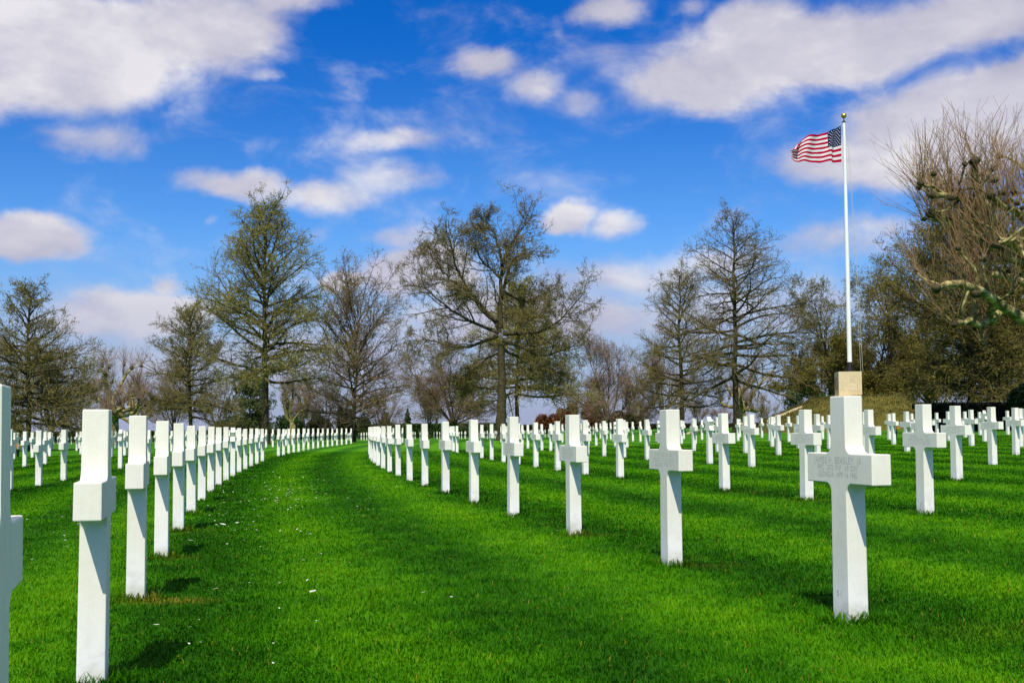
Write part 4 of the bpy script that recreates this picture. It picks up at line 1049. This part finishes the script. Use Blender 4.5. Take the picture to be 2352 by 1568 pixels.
# ------------------------------------------------------------------ mound, pedestal, flagpole, flag
ZP = 80.0
def mound():
    c = px(1968, 950, ZP); cx = c[0]
    zt = px(1960, 912, ZP)[2]; zb = float(zg(cx, ZP)); zm = px(1960, 947, ZP-4)[2]
    xl = lambda x: (x-1968)*ZP/FPX
    n = 110; m = 70
    us = np.linspace(-8.2, 8.2, n); vs_ = np.linspace(-6.6, 6.6, m)
    U, Vv = np.meshgrid(us, vs_)
    # plateau wider to the right, long slope to the left
    lx = np.where(U < 0, -U/7.0, U/5.6); d = (np.abs(lx)**2.6+np.abs(Vv/5.6)**2.6)**(1/2.6)
    tl, ml = zt-zb, zm-zb
    hr = np.interp(d, [0, .42, .55, .80, .86, .965, 1.0, 1.3], [tl, tl, tl-.06, ml+.1, ml, ml-.25, -.02, -.1])
    hl = np.interp(d, [0, .30, .42, .90, .95, .985, 1.0, 1.3], [tl, tl, tl-.08, ml-.25, ml-.38, ml-.6, -.02, -.1])
    kk = np.clip((-U-np.abs(Vv)*.6)/3, 0, 1); h = hr*(1-kk)+hl*kk
    global mound_h
    def mound_h(x, y):
        i = int(np.clip(round((x-cx+8.2)/16.4*(n-1)), 0, n-1)); j = int(np.clip(round((y-ZP+6.6)/13.2*(m-1)), 0, m-1))
        return float(Z[j, i])
    h = h+(vnoise(U*3+50, Vv*3+50, 2)-.5)*.08+(vnoise(U*9+50, Vv*9+50, 3)-.5)*.05
    X = cx+U; Y = ZP+Vv; Z = zg(X, Y)+np.where(d > 1.0, -.1, h)
    V = np.stack([X, Y, Z], -1).reshape(-1, 3)
    i = (np.arange(n-1)[None]+np.arange(m-1)[:, None]*n).ravel(); F = np.stack([i, i+1, i+1+n, i+n], -1)
    mm = simple('heather', [(.25, (.05, .046, .007)), (.5, (.10, .088, .013)), (.75, (.15, .125, .025))], 2.2, .95, .9, coord='Object', bscale=26)
    o = link('mound', np_mesh('mound', V, F, True), mm); tag(o, 'brown heather mound beneath the flagpole', kind='structure')
    # heather sprigs
    r = np.random.RandomState(4); k = 26000
    fi = r.randint(0, len(F), k); a, b = r.rand(k, 1), r.rand(k, 1)
    P = V[F[fi, 0]]*(1-a)*(1-b)+V[F[fi, 1]]*a*(1-b)+V[F[fi, 2]]*a*b+V[F[fi, 3]]*(1-a)*b
    dd = (np.abs(np.where(P[:, 0] < cx, (cx-P[:, 0])/7.0, (P[:, 0]-cx)/5.6))**2.6+np.abs((P[:, 1]-ZP)/5.6)**2.6)**(1/2.6)
    P = P[dd < .985]; k = len(P)
    A = r.rand(k)*2*PI; s = .035; hh = .07+.09*r.rand(k); L = r.randn(k, 2)*.05
    T = np.stack([P+np.stack([np.cos(A)*s, np.sin(A)*s, 0*A-.02], -1), P-np.stack([np.cos(A)*s, np.sin(A)*s, 0*A+.02], -1), P+np.stack([L[:, 0], L[:, 1], hh], -1)], 1).reshape(-1, 3)
    o = link('heather', np_mesh('heather', T, (np.arange(k)*3)[:, None]+np.arange(3)[None]), leaf_mat('heather_sprig', [(.25, (.046, .044, .006)), (.5, (.088, .08, .012)), (.8, (.15, .13, .025))], 1.5, .2))
    tag(o, 'brown heather sprigs covering the flagpole mound', 'heather', None, 'stuff')
    return cx, zt, zb
mcx, mzt, mzb = mound()
STONE = simple('cream_limestone', [(.3, (.50, .40, .22)), (.55, (.60, .50, .30)), (.75, (.66, .57, .38))], 3.5, .85, .25)
def stone_block_mat():
    m, nt, nd, lk = mat('cream_ashlar')
    tc = N(nt, 'ShaderNodeTexCoord'); mp = N(nt, 'ShaderNodeMapping'); mp.inputs['Rotation'].default_value = (PI/2, 0, 0); lk.new(tc.outputs['Object'], mp.inputs[0])
    br = N(nt, 'ShaderNodeTexBrick'); lk.new(mp.outputs[0], br.inputs[0])
    br.inputs['Color1'].default_value = (.58, .47, .26, 1); br.inputs['Color2'].default_value = (.68, .57, .37, 1); br.inputs['Mortar'].default_value = (.45, .36, .2, 1)
    br.inputs['Scale'].default_value = 1; br.inputs['Mortar Size'].default_value = .006; br.inputs['Brick Width'].default_value = .95; br.inputs['Row Height'].default_value = .52
    n = noise(nt, 6, 6, .6, tc.outputs['Object']); r = ramp(nt, [(.3, (.86, .84, .8)), (.7, (1.05, 1.05, 1.05))], n.outputs[0])
    c = mix(nt, br.outputs[0], r.outputs[0], 1, 'MULTIPLY')
    b = N(nt, 'ShaderNodeBsdfPrincipled'); b.inputs['Roughness'].default_value = .85; lk.new(c, b.inputs['Base Color'])
    o = N(nt, 'ShaderNodeOutputMaterial'); lk.new(b.outputs[0], o.inputs[0]); return m
pl = px(1932, 905, ZP-.8); pr_ = px(1984, 905, ZP-.8); ptop = px(1958, 853, ZP-.8)[2]; pbot = mzt-.03
pw = (pr_[0]-pl[0])
pcx = pl[0]+pw/2-.05
ped = empty('flagpole_pedestal', (pcx, ZP, pbot)); tag(ped, 'cream stone pedestal carrying the flagpole on the mound', 'pedestal')
PROT = rad(-6)
ped.rotation_euler = (0, 0, PROT)
hh = ptop-pbot; hx = pw/2
bm = bmesh.new(); add_box(bm, -hx, hx, -hx, hx, .11, hh, .015); link('block', bm_mesh('block', bm), stone_block_mat(), ped)
bm = bmesh.new(); add_box(bm, -hx-.42, hx+.48, -hx-.42, hx+.42, -.1, .11, .012); link('base_slab', bm_mesh('base_slab', bm), STONE, ped)
# round seal on the side that faces the aisle
bm = bmesh.new(); n = 40
for (ra, rb) in ((.36, .43),):
    ring = []
    for i in range(n):
        a = 2*PI*i/n; ring.append([bm.verts.new((-hx-d_, rr*math.cos(a), hh*.55+rr*math.sin(a))) for rr, d_ in ((ra, .004), (ra, .02), (rb, .02), (rb, .004))])
    for i in range(n):
        p, q = ring[i], ring[(i+1) % n]
        for k in range(3): bm.faces.new((p[k], p[k+1], q[k+1], q[k]))
link('seal', bm_mesh('seal', bm), simple('dark_red_enamel', [(.4, (.13, .03, .025)), (.7, (.2, .05, .04))], 5, .6, 0), ped)

fp = px(1952, 850, ZP); ball = px(1936, 266, ZP)
zpb = ptop
pole = empty('flagpole', (fp[0], ZP, zpb)); tag(pole, 'tall white flagpole with gilt ball on the stone pedestal', 'flagpole')
Hp = px(1937, 282, ZP)[2]-zpb; Hb = ball[2]-zpb
PWHITE = simple('white_enamel', [(.3, (.78, .78, .78)), (.7, (.84, .84, .84))], 2, .35, 0)
BLACK = simple('black_iron', [(.3, (.008, .006, .008)), (.7, (.022, .018, .02))], 8, .45, .1)
bm = bmesh.new(); add_lathe(bm, [(.168, .68), (.165, 2), (.155, Hp*.4), (.118, Hp*.8), (.098, Hp)], 20); link('pole', bm_mesh('pole', bm, rad(40)), PWHITE, pole)
bm = bmesh.new(); add_lathe(bm, [(.29, 0), (.29, .08), (.25, .10), (.225, .36), (.20, .46), (.21, .50), (.19, .55), (.19, .70), (.17, .72)], 20); link('base', bm_mesh('base', bm, rad(30)), BLACK, pole)
bm = bmesh.new(); add_lathe(bm, [(.105, Hp-.02), (.12, Hp+.02), (.12, Hp+.1), (.04, Hp+.16), (.025, Hb-.1)], 16); link('truck', bm_mesh('truck', bm, rad(30)), simple('green_bronze', [(.3, (.05, .09, .06)), (.7, (.1, .14, .09))], 6, .5, 0, metal=.6), pole)
bm = bmesh.new(); bmesh.ops.create_uvsphere(bm, u_segments=24, v_segments=16, radius=.20, matrix=Matrix.Translation((0, 0, Hb))); link('ball', bm_mesh('ball', bm, rad(60)), simple('gilt', [(.3, (.60, .40, .07)), (.7, (.78, .56, .14))], 3, .25, 0, metal=.85, spec=.5), pole)
hb = px(1977, 850, ZP)[0]-fp[0]
HP = np.zeros((2, 14, 3)); tt = np.linspace(0, 1, 14)
for k in range(2):
    HP[k, :, 0] = .16+.05*k+(hb-.18+.10*k)*(1-tt)**1.0+.06*np.sin(tt*PI); HP[k, :, 1] = -.06; HP[k, :, 2] = .02+tt*(Hp-.1)
v, f = tubes(HP, np.full((2, 14), .0125), 5); link('halyard', np_mesh('halyard', v, f, True), simple('halyard_rope', [(.3, (.42, .42, .34)), (.7, (.6, .6, .5))], 3, .8, 0), pole)

def flag_mat():
    m, nt, nd, lk = mat('flag_cloth')
    uv = N(nt, 'ShaderNodeAttribute'); uv.attribute_name = 'u'; vv = N(nt, 'ShaderNodeAttribute'); vv.attribute_name = 'v'
    def M(op, a, b=None, c=None):
        n = N(nt, 'ShaderNodeMath', operation=op)
        for k, s in enumerate((a, b, c)):
            if s is None: continue
            if isinstance(s, (int, float)): n.inputs[k].default_value = s
            else: lk.new(s, n.inputs[k])
        return n.outputs[0]
    U = uv.outputs['Fac']; V = vv.outputs['Fac']           # V from the bottom
    stripe = M('MODULO', M('FLOOR', M('MULTIPLY', V, 13)), 2)   # 0 red, 1 white
    base = mix(nt, (.50, .004, .045), (.82, .78, .79), stripe)
    incan = M('MULTIPLY', M('LESS_THAN', U, .4), M('GREATER_THAN', V, 6/13))
    cu = M('MULTIPLY', M('DIVIDE', U, .4), 12); cv = M('MULTIPLY', M('DIVIDE', M('SUBTRACT', V, 6/13), 7/13), 10)
    # 11 columns and 9 rows of points, every second one a star
    fu = M('SUBTRACT', cu, M('ROUND', cu)); fv = M('SUBTRACT', cv, M('ROUND', cv))
    dist = M('SQRT', M('ADD', M('MULTIPLY', fu, fu), M('MULTIPLY', M('MULTIPLY', fv, fv), .55)))
    par = M('MODULO', M('ADD', M('ROUND', cu), M('ROUND', cv)), 2)
    ins = M('MULTIPLY', M('MULTIPLY', M('GREATER_THAN', cu, .5), M('LESS_THAN', cu, 11.5)), M('MULTIPLY', M('GREATER_THAN', cv, .5), M('LESS_THAN', cv, 9.5)))
    star = M('MULTIPLY', M('MULTIPLY', M('LESS_THAN', dist, .25), M('LESS_THAN', par, .5)), ins)
    can = mix(nt, (.008, .018, .075), (.80, .80, .82), star)
    col = mix(nt, base, can, incan)
    d = N(nt, 'ShaderNodeBsdfDiffuse'); t = N(nt, 'ShaderNodeBsdfTranslucent'); ms = N(nt, 'ShaderNodeMixShader'); ms.inputs[0].default_value = .25
    lk.new(col, d.inputs[0]); lk.new(col, t.inputs[0]); lk.new(d.outputs[0], ms.inputs[1]); lk.new(t.outputs[0], ms.inputs[2])
    o = N(nt, 'ShaderNodeOutputMaterial'); lk.new(ms.outputs[0], o.inputs[0]); return m
def flag():
    nu, nv = 90, 50
    u = np.linspace(0, 1, nu); v = np.linspace(0, 1, nv)
    U, Vv = np.meshgrid(u, v)
    xs = np.interp(U, [0, .4, .8, 1], [1933, 1904, 1842, 1819])          # canton foreshortened by a fold
    top = np.interp(U, [0, .2, .4, .6, .8, .92, 1], [287, 294, 301, 307, 316, 323, 338]); bot = np.interp(U, [0, .3, .6, .85, 1], [372, 372, 371.5, 373, 360])
    ys = bot+(top-bot)*Vv
    ys += (np.sin(U*17-2.2+Vv*1.2)*1.5+np.sin(U*29+Vv*3)*.5)*np.clip(U*2.2-.25, 0, 1)
    xs += -3*np.sin(Vv*PI)*U+np.sin(Vv*9+U*5)*1.0*U
    P = np.zeros((nv, nu, 3))
    k = ZP/FPX
    o0 = px(1934, 372, ZP)
    P[..., 0] = (xs-1934)*k; P[..., 2] = -(ys-372)*k
    P[..., 1] = .20*np.sin(U*15.5-.8+Vv*1.5)*np.minimum(U*3, 1)+.06*np.sin(U*29+Vv*4)*np.minimum(U*3, 1)+.12*np.sin(np.clip(U/.42, 0, 1)*PI)
    # the top fly corner curls over towards the viewer
    cur = np.clip((U-.72)/.28, 0, 1)*np.clip((Vv-.72)/.28, 0, 1)
    P[..., 1] -= cur*.35; P[..., 0] += cur*.28; P[..., 2] -= cur*.12
    i = (np.arange(nu-1)[None]+np.arange(nv-1)[:, None]*nu).ravel()
    me = np_mesh('flag', P.reshape(-1, 3), np.stack([i, i+1, i+1+nu, i+nu], -1), True, None, {'u': U.ravel(), 'v': Vv.ravel()})
    o = link('flag', me, flag_mat(), None, tuple(o0)); tag(o, 'striped flag with starred blue canton flying from the white pole', 'flag')
flag()

# pale stone kerbs by the mound
def kerb(a, b, w_, h_, label):
    d = b-a; L = np.linalg.norm(d[:2]); o = empty('stone_kerb', tuple(a), math.atan2(d[1], d[0]))
    tag(o, label, 'kerb', 'pale stone kerbs by the mound')
    bm = bmesh.new(); add_box(bm, 0, L, -w_/2, w_/2, -.06, h_, .008)
    for v in bm.verts: v.co.z += (b[2]-a[2])*v.co.x/L
    link('kerb_stone', bm_mesh('kerb_stone', bm), STONE, o)
kx = [mcx-6.75+.62*i for i in range(5)]
for _ in (0,):
    o = empty('stone_kerb', (kx[0], ZP-1.2, 0)); tag(o, 'pale stone edging climbing the left flank of the mound', 'kerb', 'pale stone kerbs by the mound')
    bm = bmesh.new(); rings = []
    for x_ in kx:
        z_ = mound_h(x_, ZP-1.2)
        rings.append([bm.verts.new((x_-kx[0], dy, z_+dz)) for dy, dz in ((-.14, -.2), (-.14, .13), (.14, .13), (.14, -.2))])
    for p_, q_ in zip(rings[:-1], rings[1:]):
        for k_ in range(4): bm.faces.new((p_[k_], q_[k_], q_[(k_+1) % 4], p_[(k_+1) % 4]))
    bm.faces.new(rings[0][::-1]); bm.faces.new(rings[-1]); bmesh.ops.recalc_face_normals(bm, faces=bm.faces)
    link('kerb_stone', bm_mesh('kerb_stone', bm), STONE, o)
kerb(px(1580, 996, 88), px(1648, 981, 94), .25, .1, 'low pale stone kerb on the lawn left of the drooping oak')

# grave vases with flowers
def vase_flowers(x, y, Z, h, label, cols, seed):
    Z *= ZS
    r = np.random.RandomState(seed); p = px(x, y, Z); z = float(zgn(p[0], Z))
    o = empty('flower_vase', (p[0], Z, z)); tag(o, label, 'flower vase', 'cone vases of flowers on the lawn')
    bm = bmesh.new(); add_lathe(bm, [(.02, -.05), (.038, .0), (.07, h*.62), (.076, h*.66), (.07, h*.66)], 16)
    link('cone', bm_mesh('cone', bm, rad(40)), simple('dark_green_plastic', [(.3, (.006, .012, .008)), (.7, (.014, .028, .016))], 5, .4, 0), o)
    V = []; F = []
    def blob(c, s, n, up=.3):
        for _ in range(n):
            a = nrm(r.randn(3)); b = nrm(np.cross(a, r.randn(3))); q = c+r.randn(3)*s*.6
            i = len(V); V.extend([q-a*s*.5, q+b*s*.3, q+a*s*.5, q-b*s*.3]); F.append((i, i+1, i+2, i+3))
    for _ in range(14): blob(np.array([r.uniform(-.12, .14), r.uniform(-.08, .08), h*.70+r.uniform(-.03, .07)]), .06, 3)
    me = bpy.data.meshes.new('leaves'); me.from_pydata([tuple(v) for v in V], [], F); link('leaves', me, LEAF_GREEN, o)
    for (cname, c, n) in cols:
        V = []; F = []
        for _ in range(n): blob(np.array([r.uniform(-.09, .09), r.uniform(-.08, .05), h*.80+r.uniform(-.03, .10)]), .045, 9)
        me = bpy.data.meshes.new(cname); me.from_pydata([tuple(v) for v in V], [], F)
        link(cname, me, simple(cname+'_petal', [(.3, tuple(k*.7 for k in c)), (.7, c)], 20, .6, 0), o)
vase_flowers(2057, 1000, 30.5, .56, 'black cone vase of yellow flowers on the lawn below the mound', [('yellow_flower', (.85, .62, .01), 9), ('pink_flower', (.75, .12, .22), 4)], 2)
vase_flowers(41, 1030, 33.0, .5, 'small dark vase of orange flowers beside the leftmost crosses', [('orange_flower', (.75, .25, .06), 9)], 3)
